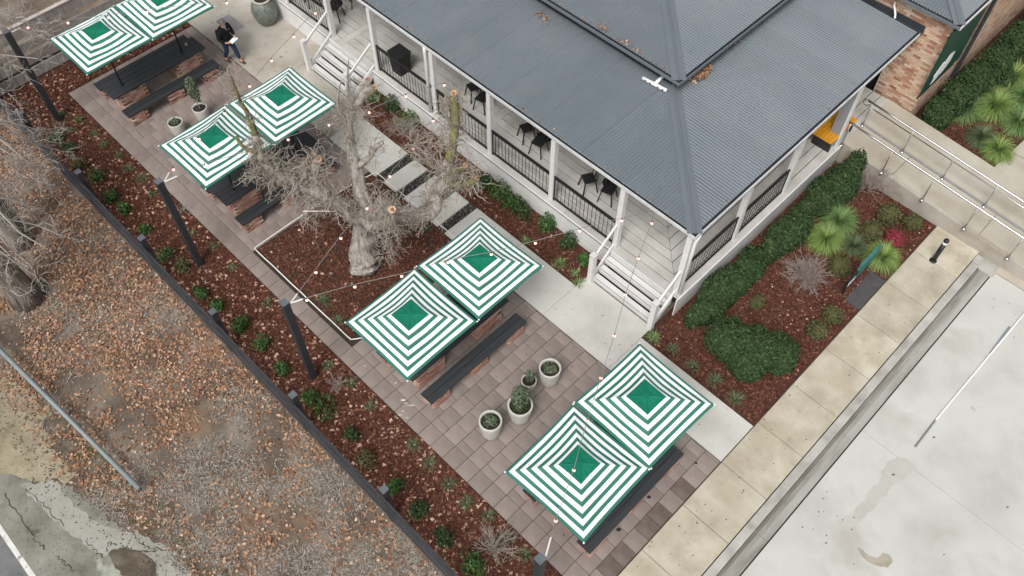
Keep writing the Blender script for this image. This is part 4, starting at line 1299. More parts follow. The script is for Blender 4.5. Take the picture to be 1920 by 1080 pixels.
A1 = at(52, 560); A1t = at(-140, 330, 4.4)
left_tree('bare tree with thick shaggy trunk standing in the leaf litter at the left edge', (A1[0], A1[1], -.08), (A1[0] - .55, A1[1] - .15, 5.0), .33, .22, 31,
          [(85, 465, 2.2, 12, .8), (60, 500, 2.0, 10, .7), (30, 470, 2.6, 9, .8), (110, 440, 2.0, 8, .7), (15, 540, 2.2, 9, .7), (5, 420, 3.0, 18, .9), (45, 440, 2.6, 20, .9), (90, 400, 2.2, 16, .8), (70, 520, 1.6, 12, .6), (20, 480, 2.8, 20, .8)], 240)
A2 = at(38, 452)
left_tree('second bare tree with grey trunk behind the first at the left edge', (A2[0], A2[1], -.08), (A2[0] - .5, A2[1] + .1, 5.2), .30, .20, 32,
          [(20, 290, 3.2, 26, .9), (60, 270, 2.8, 22, .8), (95, 250, 2.6, 14, .7), (10, 340, 3.0, 26, .9), (70, 330, 2.4, 16, .8), (40, 390, 2.3, 20, .9), (20, 230, 3.0, 14, .8), (100, 350, 1.8, 7, .7), (120, 285, 2.0, 8, .6), (40, 320, 2.8, 30, .9), (15, 370, 3.0, 26, .9), (80, 300, 2.4, 18, .8), (50, 240, 2.8, 18, .8)], 80)
A3 = at(-80, 300)
left_tree('bare tree just outside the upper left edge whose branches reach over the board fence', (A3[0], A3[1], -.08), (A3[0] - .2, A3[1] + .4, 5.4), .26, .16, 33,
          [(20, 30, 3.6, 22, .9), (60, 60, 3.4, 12, .8), (20, 120, 3.0, 14, .8), (70, 110, 2.8, 8, .7), (30, 200, 2.6, 14, .8), (90, 45, 3.2, 5, .8), (10, 170, 3.0, 10, .8)], 30)

# ================================================================== PLANTS IN THE MULCH STRIP
ORD = ['first', 'second', 'third', 'fourth', 'fifth', 'sixth', 'seventh', 'eighth', 'ninth', 'tenth', 'eleventh', 'twelfth', 'thirteenth', 'fourteenth', 'fifteenth', 'sixteenth', 'seventeenth', 'eighteenth', 'nineteenth', 'twentieth', 'twenty-first', 'twenty-second', 'twenty-third', 'twenty-fourth']


def shrub(u, v, s, m, label, seed, group, n=260, leaf=.05, cat='shrub'):
    c = at(u, v)
    t = thing('shrub', label, cat, (c[0], c[1], BED_Z), group=group)
    leafy('foliage', t, n, .25 * s * (1 + .25 * math.sin(seed)), .25 * s * (1 + .25 * math.cos(seed * 1.7)), .25 * s, .17 * s, m, leaf, seed, shell=.2, up=.6, lumps=4)
    MB().tube([(0, 0, -.02), (.01, 0, .2 * s)], [.012, .006], 6).obj('stem', M_TWIG, t)
    return t


row = [(104, 262, .9), (128, 285, 1.0), (155, 308, 1.15), (186, 336, .95), (214, 372, 1.0), (236, 400, 1.25), (275, 434, 1.0), (314, 479, 1.1), (349, 505, 1.05), (377, 550, 1.05), (412, 578, 1.0), (452, 620, 1.1), (489, 656, 1.15),
       (530, 692, 1.1), (577, 745, 1.1), (610, 776, 1.25), (657, 820, 1.1), (686, 862, 1.1), (741, 916, 1.0), (782, 960, 1.05), (830, 1014, 1.05), (885, 1060, 1.15)]
for i, (u, v, s) in enumerate(row):
    _q = RNG.uniform(.62, 1.08)
    shrub(u + RNG.uniform(-6, 6), v + RNG.uniform(-6, 6), s * _q, [M_SHRUB, M_HEDGE, M_SHRUB, M_ROUND][int(RNG.integers(0, 4))] if i % 3 else M_SHRUB, 'low glossy shrub, %s from the top left in the row along the rail fence' % ORD[i], 100 + i, 'shrubs along the rail fence', n=int(RNG.uniform(170, 360)))


def clump(u, v, L, n, m, label, seed, group, w=.014, droop=1.0, cat='grass clump', name='grass_clump', z=BED_Z):
    c = at(u, v)
    t = thing(name, label, cat, (c[0], c[1], z), group=group)
    V, Fq = blades(n, L, w, np.random.default_rng(seed), droop=droop)
    new_obj('blades', np_mesh('blades', V, Fq, m), t)
    MB().lathe([(.03, -.01), (.025, .03), (.01, .05)], 8).obj('root_crown', M_TWIG, t)
    return t


row2 = [(118, 215, .24), (135, 245, .2), (150, 225, .24), (176, 250, .22), (197, 272, .26), (222, 292, .24), (242, 316, .24), (266, 336, .28), (288, 362, .26), (330, 400, .18), (362, 436, .16), (400, 464, .22), (435, 502, .18), (502, 568, .22), (616, 684, .22), (659, 718, .22), (694, 762, .24), (777, 834, .27), (807, 870, .29), (841, 907, .29), (875, 942, .28), (915, 968, .27), (952, 1007, .25), (985, 1040, .25)]
for i, (u, v, L) in enumerate(row2):
    clump(u, v, L, 60, M_STRAP, 'small strappy clump, %s from the top left along the paving edge' % ORD[i], 200 + i, 'strappy clumps along the paving')


def bare_shrub(u, v, s, label, seed, m=M_TWIGR, group=None, n=30):
    c = at(u, v); t = thing('bare_shrub', label, 'shrub', (c[0], c[1], BED_Z), group=group)
    r = np.random.default_rng(seed); P_ = []
    for _ in range(n):
        a = r.uniform(0, 6.28); e = r.uniform(.2, 1.4)
        d = np.array([math.cos(a) * math.cos(e), math.sin(a) * math.cos(e), math.sin(e)])
        w = wander(np.zeros(3), d, s * r.uniform(.6, 1.1), 6, r, .18, (0, 0, -.03)); w[:, 2] = np.maximum(w[:, 2], .01)
        P_.append((w, np.linspace(.010, .004, 7)))
        for _k in range(5):
            k = r.integers(1, 6); w2 = wander(w[k], (w[k] - w[k - 1]) / .1 + r.normal(size=3) * .6, s * .4, 4, r, .25, (0, 0, 0)); w2[:, 2] = np.maximum(w2[:, 2], .01)
            P_.append((w2, np.linspace(.006, .003, 5)))
            w3 = wander(w2[2], r.normal(size=3), s * .2, 3, r, .25, (0, 0, 0)); P_.append((w3, np.linspace(.004, .0025, 4)))
    tag(twig_tubes(P_, 'stems', m, t), kind='stuff')
    return t


bare_shrub(628, 722, .42, 'small leafless shrub in the mulch strip below the third pole', 301, n=16)
bare_shrub(925, 1030, .75, 'leafless grey shrub in the mulch left of the bottom pole', 302, M_TWIG, n=30)
bare_shrub(1512, 520, .78, 'round leafless twiggy shrub in the middle of the right garden bed', 303, n=95)
bare_shrub(1632, 352, .95, 'spreading leafless shrub beside the ramp edge in the right bed', 304, n=44)
bare_shrub(342, 395, .40, 'thin leafless sapling leaning beside the second pole', 305, M_TWIG, n=7)
bare_shrub(118, 250, .5, 'thin leafless sapling leaning beside the first pole at upper left', 306, M_TWIG, n=8)

vb = [(705, 188, .9), (735, 205, 1.5), (768, 235, 1.4), (905, 345, 1.0), (935, 365, 1.5), (978, 402, 1.4), (1027, 425, 1.3), (1066, 458, 1.2), (1095, 492, .9), (722, 380, .0), (960, 385, 1.0)]
k = 0
for i, (u, v, s) in enumerate(vb):
    if s == 0: continue
    shrub(u, v, s * 1.05, M_HEDGE if i % 2 else M_SHRUB, 'leafy dark shrub against the white deck skirting, %s from the upper stairs' % ORD[k], 400 + i, 'shrubs against the deck skirting', n=420)
    k += 1
k = 0
for i, (u, v, L) in enumerate(((985, 450, .2), (1050, 494, .32), (1085, 532, .3), (1078, 512, .2), (745, 365, .2), (800, 428, .22), (635, 600, .25), (608, 565, .3), (795, 540, .0))):
    if L == 0: continue
    clump(u, v, L, 60, M_GRASSG if i < 4 else M_STRAP, ['short green tuft in the bed under the deck edge', 'bright strappy clump beside the concrete path left of the near stairs', 'strappy clump at the foot of the near stairs', 'tiny tuft just behind the clump by the near stairs',
          'low plant in the tree bed near the stepping slabs', 'dark low plant in the tree bed behind the right limb', 'small plant in the tree bed by the white rope corner', 'small leafy plant in the lower left of the tree bed'][i], 430 + i, 'small tufts in the beds')

# ---------------------------------------------------------- right bed
rb = [(1225, 632, .30), (1260, 655, .24), (1298, 688, .32), (1340, 714, .34), (1378, 748, .34)]
for i, (u, v, L) in enumerate(rb):
    clump(u, v, L, 70, M_STRAP if i else M_GRASSG, 'strappy clump on the path edge of the right bed, %s from the near stairs' % ORD[i], 450 + i, 'strappy clumps beside the path', w=.016)


def hedge(name, label, boxes, n, seed, m=M_HEDGE, leaf=.050, cat='hedge', group=None):
    """boxes: list of ellipsoid lumps (x,y,rx,ry,h)"""
    t = thing(name, label, cat, (boxes[0][0], boxes[0][1], 0), group=group)
    bx, by = boxes[0][0], boxes[0][1]
    r = np.random.default_rng(seed); Ps = []; Ns = []
    vol = np.array([b[2] * b[3] + b[2] * b[4] for b in boxes]); cnt = (n * 1.8 * vol / vol.sum()).astype(int)
    core = MB()
    for (x, y, rx, ry, h), c in zip(boxes, cnt):
        d = r.normal(size=(c, 3)); d /= np.linalg.norm(d, axis=1, keepdims=True)
        # squarer than an ellipsoid
        dd = np.sign(d) * np.abs(d) ** .8
        dd /= (np.abs(dd) ** 2.6).sum(1, keepdims=True) ** (1 / 2.6)
        rr = (r.uniform(.80, 1.0, c) + (r.uniform(0, 1, c) < .10) * r.uniform(0, .13, c)) * (1 + .10 * np.sin(d[:, 0] * 7 + seed + x) * np.cos(d[:, 1] * 6 + y) + .07 * np.sin(d[:, 0] * 17 + y * 3) * np.sin(d[:, 1] * 15 + d[:, 2] * 13 + x))
        P_ = dd * rr[:, None] * np.array([rx, ry, h * .56]) + np.array([x - bx, y - by, h * .44])
        keep = P_[:, 2] > 0
        Ps.append(P_[keep]); Ns.append(d[keep])
        core.lathe([(.05, 0.02), (.74, .03), (.80, .3), (.74, .62), (.5, .82), (.05, .88)], 14)
        for q in range(len(core.v) - 14 * 6, len(core.v)):
            v = core.v[q]; core.v[q] = (v[0] * rx + x - bx, v[1] * ry + y - by, v[2] * h)
    P_ = np.concatenate(Ps); N_ = np.concatenate(Ns)
    V, Fq = leaf_quads(P_, leaf * r.uniform(.6, 1.3, len(P_)), normal=N_ + np.array([0, 0, .4]), spread=.6, aspect=1.6, rng=r)
    new_obj('foliage', np_mesh('foliage', V, Fq, m), t)
    core.obj('inner_branches', M_HEDGE, t)
    return t


def lumps(xc, y0, y1, hw, h, n, seed):
    r = random.Random(seed); out = []
    for i in range(n):
        t = (i + .5) / n
        w = math.sin(math.pi * min(1, max(0, t))) ** .3
        out.append((xc + r.uniform(-.55, .55) * hw * w, y0 + (y1 - y0) * t + r.uniform(-.08, .08), r.uniform(.26, .40) * (.7 + .3 * w), r.uniform(.26, .42), h * r.uniform(.72, 1.08)))
    return [(xc, (y0 + y1) / 2, hw * .85, (y1 - y0) * .42, h * .8)] + out


hedge('hedge', 'dark green clipped hedge against the verandah beside the near stairs', lumps(-5.20, 12.35, 15.05, .48, .80, 13, 41), 9500, 1)
hedge('hedge', 'taller dark green hedge along the verandah, middle stretch', lumps(-5.12, 15.45, 17.45, .50, 1.0, 11, 42), 8500, 2)
hedge('hedge', 'broad dark green hedge along the verandah below the orange bench', lumps(-5.10, 17.75, 19.75, .55, 1.18, 12, 43), 9500, 3)
hedge('shrub', 'large round clipped green bush in the middle of the right bed, biggest of all bushes', [(-4.17, 12.35, .58, .56, .85), (-3.50, 12.60, .62, .58, .88), (-3.02, 12.92, .52, .52, .8), (-3.42, 12.15, .50, .45, .75)], 11000, 4, cat='bush')

def mound(u, v, s, m, label, seed):
    c = at(u, v, .2 * s); t = thing('shrub', label, 'shrub', (c[0], c[1], BED_Z), group='round mounds in the right bed')
    leafy('foliage', t, 1500, .27 * s, .27 * s, .26 * s, .2 * s, m, .034, seed, shell=.6, up=.3, lumps=8)
    MB().lathe([(.12 * s, 0), (.2 * s, .12 * s), (.17 * s, .32 * s), (.05 * s, .38 * s)], 12).obj('inner_branches', m, t)
    return t


mound(1667, 399, 1.25, M_ROUND, 'tall oval olive mound nearest the leafless shrub by the ramp', 501)
mound(1714, 415, 1.0, M_ROUND, 'small round olive mound closest to the right corner of the bed', 502)
mound(1634, 432, 1.15, M_ROUND, 'round olive mound between the lime grass clumps and the red shrub', 503)
mound(1574, 496, 1.2, M_ROUND, 'round green mound left of the teal sign', 504)
mound(1420, 565, .75, M_ROUND, 'tiny green mound above the large clipped bush', 505)
mound(1561, 588, .95, M_ROUND, 'round olive mound beside the footpath below the slate slab', 506)
mound(1533, 620, .95, M_ROUND, 'round olive mound touching the right of the large bush', 507)
mound(1680, 447, .9, M_RED, 'small crimson red shrub in the right garden bed', 508)
clump(1571, 420, .78, 850, M_GRASSG, 'large green arching grass clump topmost of the three on the left of the mounds', 520, 'ornamental grasses in the right bed', w=.014, droop=1.1)
clump(1545, 452, .74, 850, M_GRASSL, 'cream striped grass clump next to the hedge', 521, 'ornamental grasses in the right bed', w=.014, droop=1.1)
clump(1600, 463, .52, 480, M_STRAP, 'small dull grass clump between the striped clump and the sign', 522, 'ornamental grasses in the right bed', w=.012, droop=1.1)
clump(1650, 486, .70, 900, M_GRASSL, 'round lime yellow grass clump behind the teal sign', 523, 'ornamental grasses in the right bed', w=.013, droop=1.15)

# ---------------------------------------------------------- far bed
hedge('hedge', 'dark green hedge under the green wall sign at the upper right', [(-4.45, 23.6, .45, .55, 1.05), (-4.4, 24.6, .5, .7, 1.15), (-4.35, 25.8, .5, .8, 1.15), (-4.3, 27.1, .5, .8, 1.15), (-4.3, 28.5, .5, .9, 1.15), (-4.3, 30.2, .5, 1.0, 1.15)], 15000, 6)
fb = [(1805, 210, .62, M_GRASSG, 'dark green grass clump nearest the brick wall corner'), (1862, 205, .70, M_GRASSL, 'large bright grass clump in the upper right bed centre'), (1838, 262, .50, M_STRAP, 'variegated dull clump in the upper right bed'),
      (1868, 285, .55, M_GRASSL, 'bright grass clump at the lower tip of the upper right bed'), (1905, 235, .6, M_GRASSG, 'green grass clump at the right of the upper right bed'), (1895, 150, .65, M_GRASSL, 'lime grass clump high on the right edge'), (1915, 190, .6, M_GRASSG, 'green grass clump cut by the right photo edge')]
for i, (u, v, L, m, lb) in enumerate(fb):
    clump(u, v, L * 1.3, 900, m, lb, 540 + i, 'ornamental grasses in the upper right bed', w=.015, droop=1.15)
for i, (u, v, s, lb) in enumerate(((1868, 150, 1.9, 'soft dark green shrub between hedge and grasses, upper right'), (1840, 180, 1.4, 'smaller dark green shrub beside the hedge, upper right'), (1912, 105, 1.7, 'dark green shrub at the right edge above the lime grass'))):
    shrub(u, v, s, M_HEDGE, lb, 560 + i, 'soft shrubs in the upper right bed', n=2200, leaf=.045)

# ================================================================== POTS
def pot(c, r, h, label, seed, kind, tag_=False):
    t = thing('plant_pot', label, 'plant pot', (c[0], c[1], 0), group='white glazed planter pots')
    MB().lathe([(r * .70, 0), (r * .80, h * .12), (r * .92, h * .45), (r * .99, h * .8), (r, h * .96), (r * .985, h), (r * .86, h), (r * .84, h * .90), (r * .80, h * .6)], 32).obj('pot', M_POT, t, smooth=True)
    MB().lathe([(r * .84, h * .87), (.02, h * .90)], 24).obj('soil', M_POTSOIL, t)
    f = None
    if kind == 'low':
        f = leafy('plant', t, 300, r * .62, r * .62, .15, h * .98, M_GREYG, .038, seed, shell=.1, up=.6)
    elif kind == 'tall':
        f = leafy('plant', t, 1300, .23, .23, .46, h + .46, M_GREYG, .045, seed, shell=.1, up=.2)
        leafy('undergrowth', t, 420, r * .7, r * .7, .15, h * .96, M_HEDGE, .04, seed + 1, shell=.1, up=.6)
    elif kind == 'tree':
        f = leafy('plant', t, 800, .19, .19, .50, h + .75, M_GREYG, .045, seed, shell=.05, up=.2)
        MB().tube([(0, 0, h * .85), (.01, 0, h + .9)], [.014, .008], 6).obj('stem', M_TRUNK, t)
    elif kind == 'sprig':
        f = leafy('plant', t, 160, .12, .12, .26, h + .22, M_GREYG, .05, seed, shell=.1, up=.2)
        MB().tube([(0, 0, h * .85), (.01, 0, h + .4)], [.010, .006], 6).obj('stem', M_TRUNK, t)
    if tag_:
        o = MB().box(-.035, .035, -.002, .002, 0, .10).obj('plant_tag', M_PAPER, t, (-.02 + r * .1, -r * .25, h * .98)); o.rotation_euler = (-.9, 0, .3)
    return t


pot((-6.80, 6.19), .29, .72, 'white pot with low leafy plant, nearest the camera of the pots on the paving', 601, 'low', True)
pot((-6.60, 7.02), .32, .68, 'widest white pot with a tall grey green bush, second on the paving', 602, 'tall', True)
pot((-7.02, 7.77), .20, .40, 'small dark planted pot hidden behind the bushy pot', 603, 'sprig')
pot((-6.78, 8.28), .285, .70, 'white pot of low herbs closest to the concrete path', 604, 'low')
pot((-21.1, 7.35), .24, .50, 'white pot holding a slim young tree beside the farthest table', 605, 'tree')
pot((-21.1, 6.45), .24, .50, 'white pot with small leafy plant left of the young tree pot', 606, 'low')
t = thing('glazed_urn', 'large speckled green glazed urn with cream rim on the concrete beside the walking man', 'urn', (-23.52, 11.62, 0))
MB().lathe([(.26, 0), (.33, .10), (.42, .35), (.445, .55), (.41, .75), (.31, .90), (.275, .93)], 36).obj('body', M_POTG, t, smooth=True)
MB().lathe([(.275, .931), (.315, .95), (.315, .985), (.25, .985), (.24, .935)], 36).obj('rim', M_RIM, t, smooth=True)
MB().lathe([(.243, .942), (.02, .95)], 20).obj('soil', M_POTSOIL, t)

# ================================================================== BOLLARD, TEAL SIGN, SLAB, POLE, MAT
c = at(1749, 489)
t = thing('bollard_light', 'black bollard with white band and domed top standing on the tan footpath', 'bollard', (c[0], c[1], 0))
MB().lathe([(.10, 0.001), (.10, .03), (.075, .045)], 20).obj('base_plate', M_BLACK, t, smooth=True)
MB().tube([(0, 0, .03), (0, 0, .80)], .068, 20).obj('shaft', M_BLACK, t, smooth=True)
MB().tube([(0, 0, .802), (0, 0, .895)], .070, 20).obj('lamp_band', M_SIGNW, t, smooth=True)
MB().lathe([(.072, .897), (.072, .96), (.055, .99), (.02, 1.0)], 20).obj('cap', M_BLACK, t, smooth=True)

t = thing('garden_sign', 'teal sign board seen edge on, standing in the bed by the slate slab', 'sign')
MB().box(-2.93, -2.85, 16.35, 17.35, .40, .98).obj('board', M_TEAL, t)
MB().box(-2.92, -2.86, 15.86, 16.345, .34, .74).obj('name_panel', M_BLACK, t)
for i, (y0, y1, dz) in enumerate(((15.90, 15.95, .16), (15.97, 15.99, .2), (16.01, 16.07, .13), (16.09, 16.11, .2), (16.13, 16.20, .15), (16.22, 16.25, .18))):
    MB().box(-2.859, -2.853, y0, y1, .54 - dz / 2, .54 + dz / 2).obj('letter', M_SIGNW, t)
for y in (16.0, 17.2): MB().box(-2.91, -2.87, y - .03, y + .03, -.05, .40).obj('leg', M_BLACK, t)
MB().box(-2.74, -2.27, 15.86, 17.22, BED_Z - .02, .005).obj('x', M_SLATE)
o = bpy.context.scene.collection.objects[-1]
o.name = 'slate_slab'; tag(o, 'dark grey slate slab set in the mulch beside the footpath under the teal sign', 'slab')

t = thing('road_pole', 'long thin pale pole lying on the road surface with a bare grey end', 'pole')
a = at(1716, 838, -.09); b = at(1754, 788, -.09); c = at(1932, 574, -.09)
MB().tube([a, b], .022, 8).obj('bare_end', M_GALV, t); MB().tube([b, c], .024, 8).obj('painted_length', M_SIGNW, t)
d1 = at(1857, 662, -.105); d2 = at(1893, 613, -.105)
tag(MB().bar(d1, d2, .05, .02).obj('pole_shadow_bar', M_GALV), 'short grey strip standing in for the shadow beside the pale pole on the road', 'painted_shadow')  # grey bar laid on the road as the pole's cast shadow

m_ = MB().box(-.45, .45, -.28, .28, 0, .015).obj('door_mat', M_SKIRT, None, (*at(431, 45)[:2], .001), rz=0)
tag(m_, 'grey rectangular mat lying on the concrete behind the walking man', 'mat')

# ---------------------------------------------------------- spreader pipe on the roof
t = thing('roof_spreader', 'white T-shaped rainwater spreader pipe lying on the lower roof by the hip', 'pipe')
rz_ = GZ + S1 * 3.2 + .04
sA = at(1205, 146, rz_ + .03); sB = at(1250, 170, rz_ + .03); sM = (sA + sB) / 2; sT = at(1243, 143, rz_ + .10)
MB().tube([sA, sB], .052, 12).obj('crossbar', M_SIGNW, t, smooth=True)
MB().tube([sM, sT], .050, 12).obj('stem', M_SIGNW, t, smooth=True)
for f_ in (.16, .36, .68, .88):
    p = sA + (sB - sA) * f_ + np.array([0.0, -.048, .01])
    MB().tube([p, p + np.array([0.0, -.012, 0])], .022, 8).obj('outlet_hole', M_BLACK, t)

# leaf piles on roofs
def scatter_leaves(name, pts, size, m, label, cat='leaves'):
    pts = np.array(pts); V, Fq = leaf_quads(pts, size * RNG.uniform(.6, 1.2, len(pts)), normal=np.array([0, 0, 1.2]), spread=.7)
    return tag(new_obj(name, np_mesh(name, V, Fq, m)), label, cat, kind='stuff')


def cloud(u, v, z, n, sx, sy): 
    c = at(u, v, z); return [(c[0] + RNG.normal() * sx, c[1] + RNG.normal() * sy, z + abs(RNG.normal()) * .025) for _ in range(n)]


L1 = []
L1 += cloud(1312, 143, 3.51, 170, .07, .16) + cloud(1328, 128, 3.51, 60, .05, .12)
scatter_leaves('leaf_pile', L1, .07, M_LEAF, 'pile of orange dry leaves caught on the lower roof by the wall')
L2 = cloud(1015, 30, 3.50, 45, .14, .08) + cloud(1025, 38, 3.50, 16, .1, .06) + cloud(1130, 52, 4.0, 26, .12, .05) + cloud(1370, 85, 3.5, 30, .06, .3) + cloud(1400, 60, 3.5, 16, .05, .3) + cloud(1175, 80, 3.97, 20, .25, .05)
for _ in range(45): L2.append((RNG.uniform(-18, -6.3), EY + .08 + abs(RNG.normal()) * .05, GZ + .02))
for _ in range(14): L2.append((EX - .08 - abs(RNG.normal()) * .04, RNG.uniform(12.8, 22), GZ + .02))
for _ in range(60): L2.append((RNG.uniform(-16, -9.6), UY + .06 + abs(RNG.normal()) * .04, UZ + .02))
scatter_leaves('roof_debris', L2, .05, M_LEAF, 'scattered leaf debris in the gutters and corrugations of the roofs', 'debris')

# ---------------------------------------------------------- white rope around the bed
rp = thing('rope_edging', 'white rope laid along the edge of the tree bed and the stepping slabs', 'rope')
def ropeline(pts):
    out = []
    for a, b in zip(pts, pts[1:]):
        for i in range(8):
            t_ = i / 8; out.append((a[0] + (b[0] - a[0]) * t_ + RNG.uniform(-.006, .006), a[1] + (b[1] - a[1]) * t_ + RNG.uniform(-.006, .006), a[2]))
    out.append(pts[-1]); return out
MB().tube(ropeline([(-11.15, 5.75, .016), (-11.38, 5.44, .016), (-13.5, 5.43, .016), (-15.70, 5.42, .016), (-15.70, 7.5, .016), (-15.58, 9.0, .016), (-15.45, 9.76, .022)]), .017, 6).obj('edge_run', M_ROPE, rp)
MB().tube(ropeline([(-15.48, 10.5, .022), (-15.45, 9.76, .022), (-13.4, 9.74, .022), (-11.2, 9.76, .022)]), .014, 6).obj('slab_run', M_ROPE, rp)

# ================================================================== VERANDAH FURNITURE
def make_chair():
    t = thing('cafe_chair', 'c', 'chair', group='black metal chairs on the verandah')
    MB().box(-.18, .18, -.18, .18, .44, .465).obj('seat', M_BLACK, t)
    for sx in (-1, 1):
        for sy in (-1, 1):
            MB().bar((sx * .15, sy * .15, .44), (sx * .22, sy * .22, 0), .035, .03, (1, 0, 0)).obj('leg', M_BLACK, t)
    mb = MB(); pts = [(-.17, .18, .46), (-.18, .21, .75), (-.10, .23, .85), (.10, .23, .85), (.18, .21, .75), (.17, .18, .46)]
    mb.tube(pts, .016, 6); mb.obj('back_frame', M_BLACK, t)
    MB().bar((0, .20, .46), (0, .235, .84), .09, .01, (0, 1, 0)).obj('back_slat', M_BLACK, t)
    return t


ch0 = make_chair(); used = False
CH = [(-9.38, 13.42, .3, 'black metal chair on the verandah nearest the near stairs'), (-10.05, 13.32, -.5, 'black metal chair beside the one nearest the stairs, seat turned away'), (-9.7, 14.5, 3.0, 'black metal chair on the far side of the first verandah table'),
      (-12.05, 13.35, .2, 'black metal chair glimpsed below the gutter in the third bay'), (-12.7, 13.5, -.4, 'black metal chair left of the third bay chair'), (-14.55, 13.45, .2, 'black metal chair seen behind the twigs in the fourth bay'), (-15.1, 13.6, -.3, 'black metal chair left of the downpipe under the eave'),
      (-21.15, 12.95, .5, 'black metal chair right behind the post of the upper stairs'), (-22.3, 12.85, -.3, 'black metal chair behind the railing left of the upper stairs'), (-21.2, 13.9, 2.6, 'black metal chair deeper on the deck near the upper stairs')]
for i, (x, y, rz__, lb) in enumerate(CH):
    o = ch0 if i == 0 else copy_tree(ch0)
    o.location = (x, y, DZ + .002); o.rotation_euler = (0, 0, rz__); o['label'] = lb
TB = [(-9.72, 13.95, 'round black table between the chairs nearest the near stairs'), (-12.35, 13.95, 'round black table in the third bay under the eave'), (-14.85, 14.05, 'round black table in the fourth bay under the eave'), (-21.75, 13.4, 'round black table near the upper stairs')]
tb0 = thing('cafe_table', TB[0][2], 'table', group='round tables on the verandah')
MB().lathe([(.34, .72), (.35, .73), (.35, .745), (.02, .747)], 28).obj('table_top', M_BLACK, tb0)
MB().tube([(0, 0, .02), (0, 0, .72)], .03, 8).obj('pedestal', M_BLACK, tb0)
MB().lathe([(.24, 0), (.24, .015), (.05, .03)], 20).obj('foot', M_BLACK, tb0)
for i, (x, y, lb) in enumerate(TB):
    o = tb0 if i == 0 else copy_tree(tb0)
    o.location = (x, y, DZ + .002); o['label'] = lb
t = thing('planter_box', 'black square planter box behind the railing beside the upper stairs', 'planter', (-17.62, 12.78, DZ + .002))
MB().add([(-.20, -.2, 0), (.20, -.2, 0), (.20, .2, 0), (-.20, .2, 0), (-.27, -.25, .78), (.27, -.25, .78), (.27, .25, .78), (-.27, .25, .78)], [(0, 3, 2, 1), (4, 5, 6, 7), (0, 1, 5, 4), (1, 2, 6, 5), (2, 3, 7, 6), (3, 0, 4, 7)]).obj('box', M_CHARC, t)
MB().box(-.285, .285, -.265, .265, .782, .81).obj('lid', M_BLACK, t)
t = thing('slatted_bench', 'bright orange slatted bench on the deck at the far end of the verandah', 'bench', (-6.20, 20.08, DZ + .002))
for k in range(6):
    MB().box(-.33 + k * .11, -.33 + k * .11 + .098, -.72, .72, .42, .45).obj('slat', M_YEL, t)
for y in (-.6, .6):
    MB().box(-.30, .30, y - .03, y + .03, 0, .418).obj('leg_frame', M_BLACK, t)

# ================================================================== THE MAN
HX, HY = at(438, 115)[:2]
HEAD = math.radians(14)
man = thing('person', 'man in black jacket and dark jeans walking with white papers in his hands', 'person', (HX, HY, 0.0), rz=HEAD)


def skin_mesh(name, verts, edges, m, parent, sub=2, root=0):
    me = bpy.data.meshes.new(name)
    me.from_pydata([v[:3] for v in verts], edges, [])
    me.materials.append(m)
    o = new_obj(name, me, parent)
    md = o.modifiers.new('Skin', 'SKIN'); md.use_smooth_shade = True
    sv = me.skin_vertices
    if len(sv) == 0:
        me.skin_vertices.new() if hasattr(me.skin_vertices, 'new') else None
    for i, v in enumerate(verts):
        r = v[3] if len(v) == 4 else (v[3], v[4])
        me.skin_vertices[0].data[i].radius = (r, r) if not isinstance(r, tuple) else r
        me.skin_vertices[0].data[i].use_root = (i == root)
    s_ = o.modifiers.new('Sub', 'SUBSURF'); s_.levels = sub; s_.render_levels = sub
    return o


# local axes: x forward, y left. left leg forward (screen right), right leg behind
V_ = [(0, 0, .93, .13, .16), (.0, .0, 1.10, .11, .15), (.02, 0, 1.30, .12, .17), (.03, 0, 1.44, .07, .09), (.06, 0, 1.52, .055, .055), (.085, 0, 1.60, .075, .07), (.09, 0, 1.70, .085, .075), (.08, 0, 1.745, .055, .05),
      (.03, .19, 1.40, .065, .06), (.03, .27, 1.13, .045, .045), (.24, .17, 1.03, .035, .035), (.31, .11, 1.04, .026, .034),
      (.03, -.19, 1.40, .065, .06), (.02, -.29, 1.14, .045, .045), (.20, -.20, .99, .035, .035), (.27, -.12, 1.00, .026, .034),
      (.04, .10, .88, .09, .09), (.16, .10, .50, .062, .062), (.25, .10, .10, .045, .045), (.34, .10, .045, .04, .045),
      (-.02, -.10, .88, .09, .09), (-.03, -.10, .50, .062, .062), (-.24, -.10, .13, .045, .045), (-.16, -.10, .045, .04, .045)]
E2 = [(0, 1), (1, 2), (2, 3), (3, 4), (4, 5), (5, 6), (6, 7), (2, 8), (8, 9), (9, 10), (10, 11), (2, 12), (12, 13), (13, 14), (14, 15), (0, 16), (16, 17), (17, 18), (18, 19), (0, 20), (20, 21), (21, 22), (22, 23)]
# fingers
def fingers(base_i, side):
    bx, by, bz = V_[base_i][:3]
    for k in range(4):
        off = (-.027 + .018 * k)
        i0 = len(V_)
        L_ = (.042, .048, .046, .036)[k]
        V_.append((bx + .028, by + off * .4 - side * .012, bz + off * .9, .009, .009)); V_.append((bx + .028 + L_ * .6, by - side * .035, bz + off, .0085, .0085)); V_.append((bx + .028 + L_ * .7, by - side * .065, bz + off - .006, .0075, .0075))
        E2.extend([(base_i, i0), (i0, i0 + 1), (i0 + 1, i0 + 2)])
    i0 = len(V_)
    V_.append((bx + .005, by - side * .02, bz + .035, .011, .011)); V_.append((bx + .035, by - side * .045, bz + .045, .009, .009))
    E2.extend([(base_i, i0), (i0, i0 + 1)])


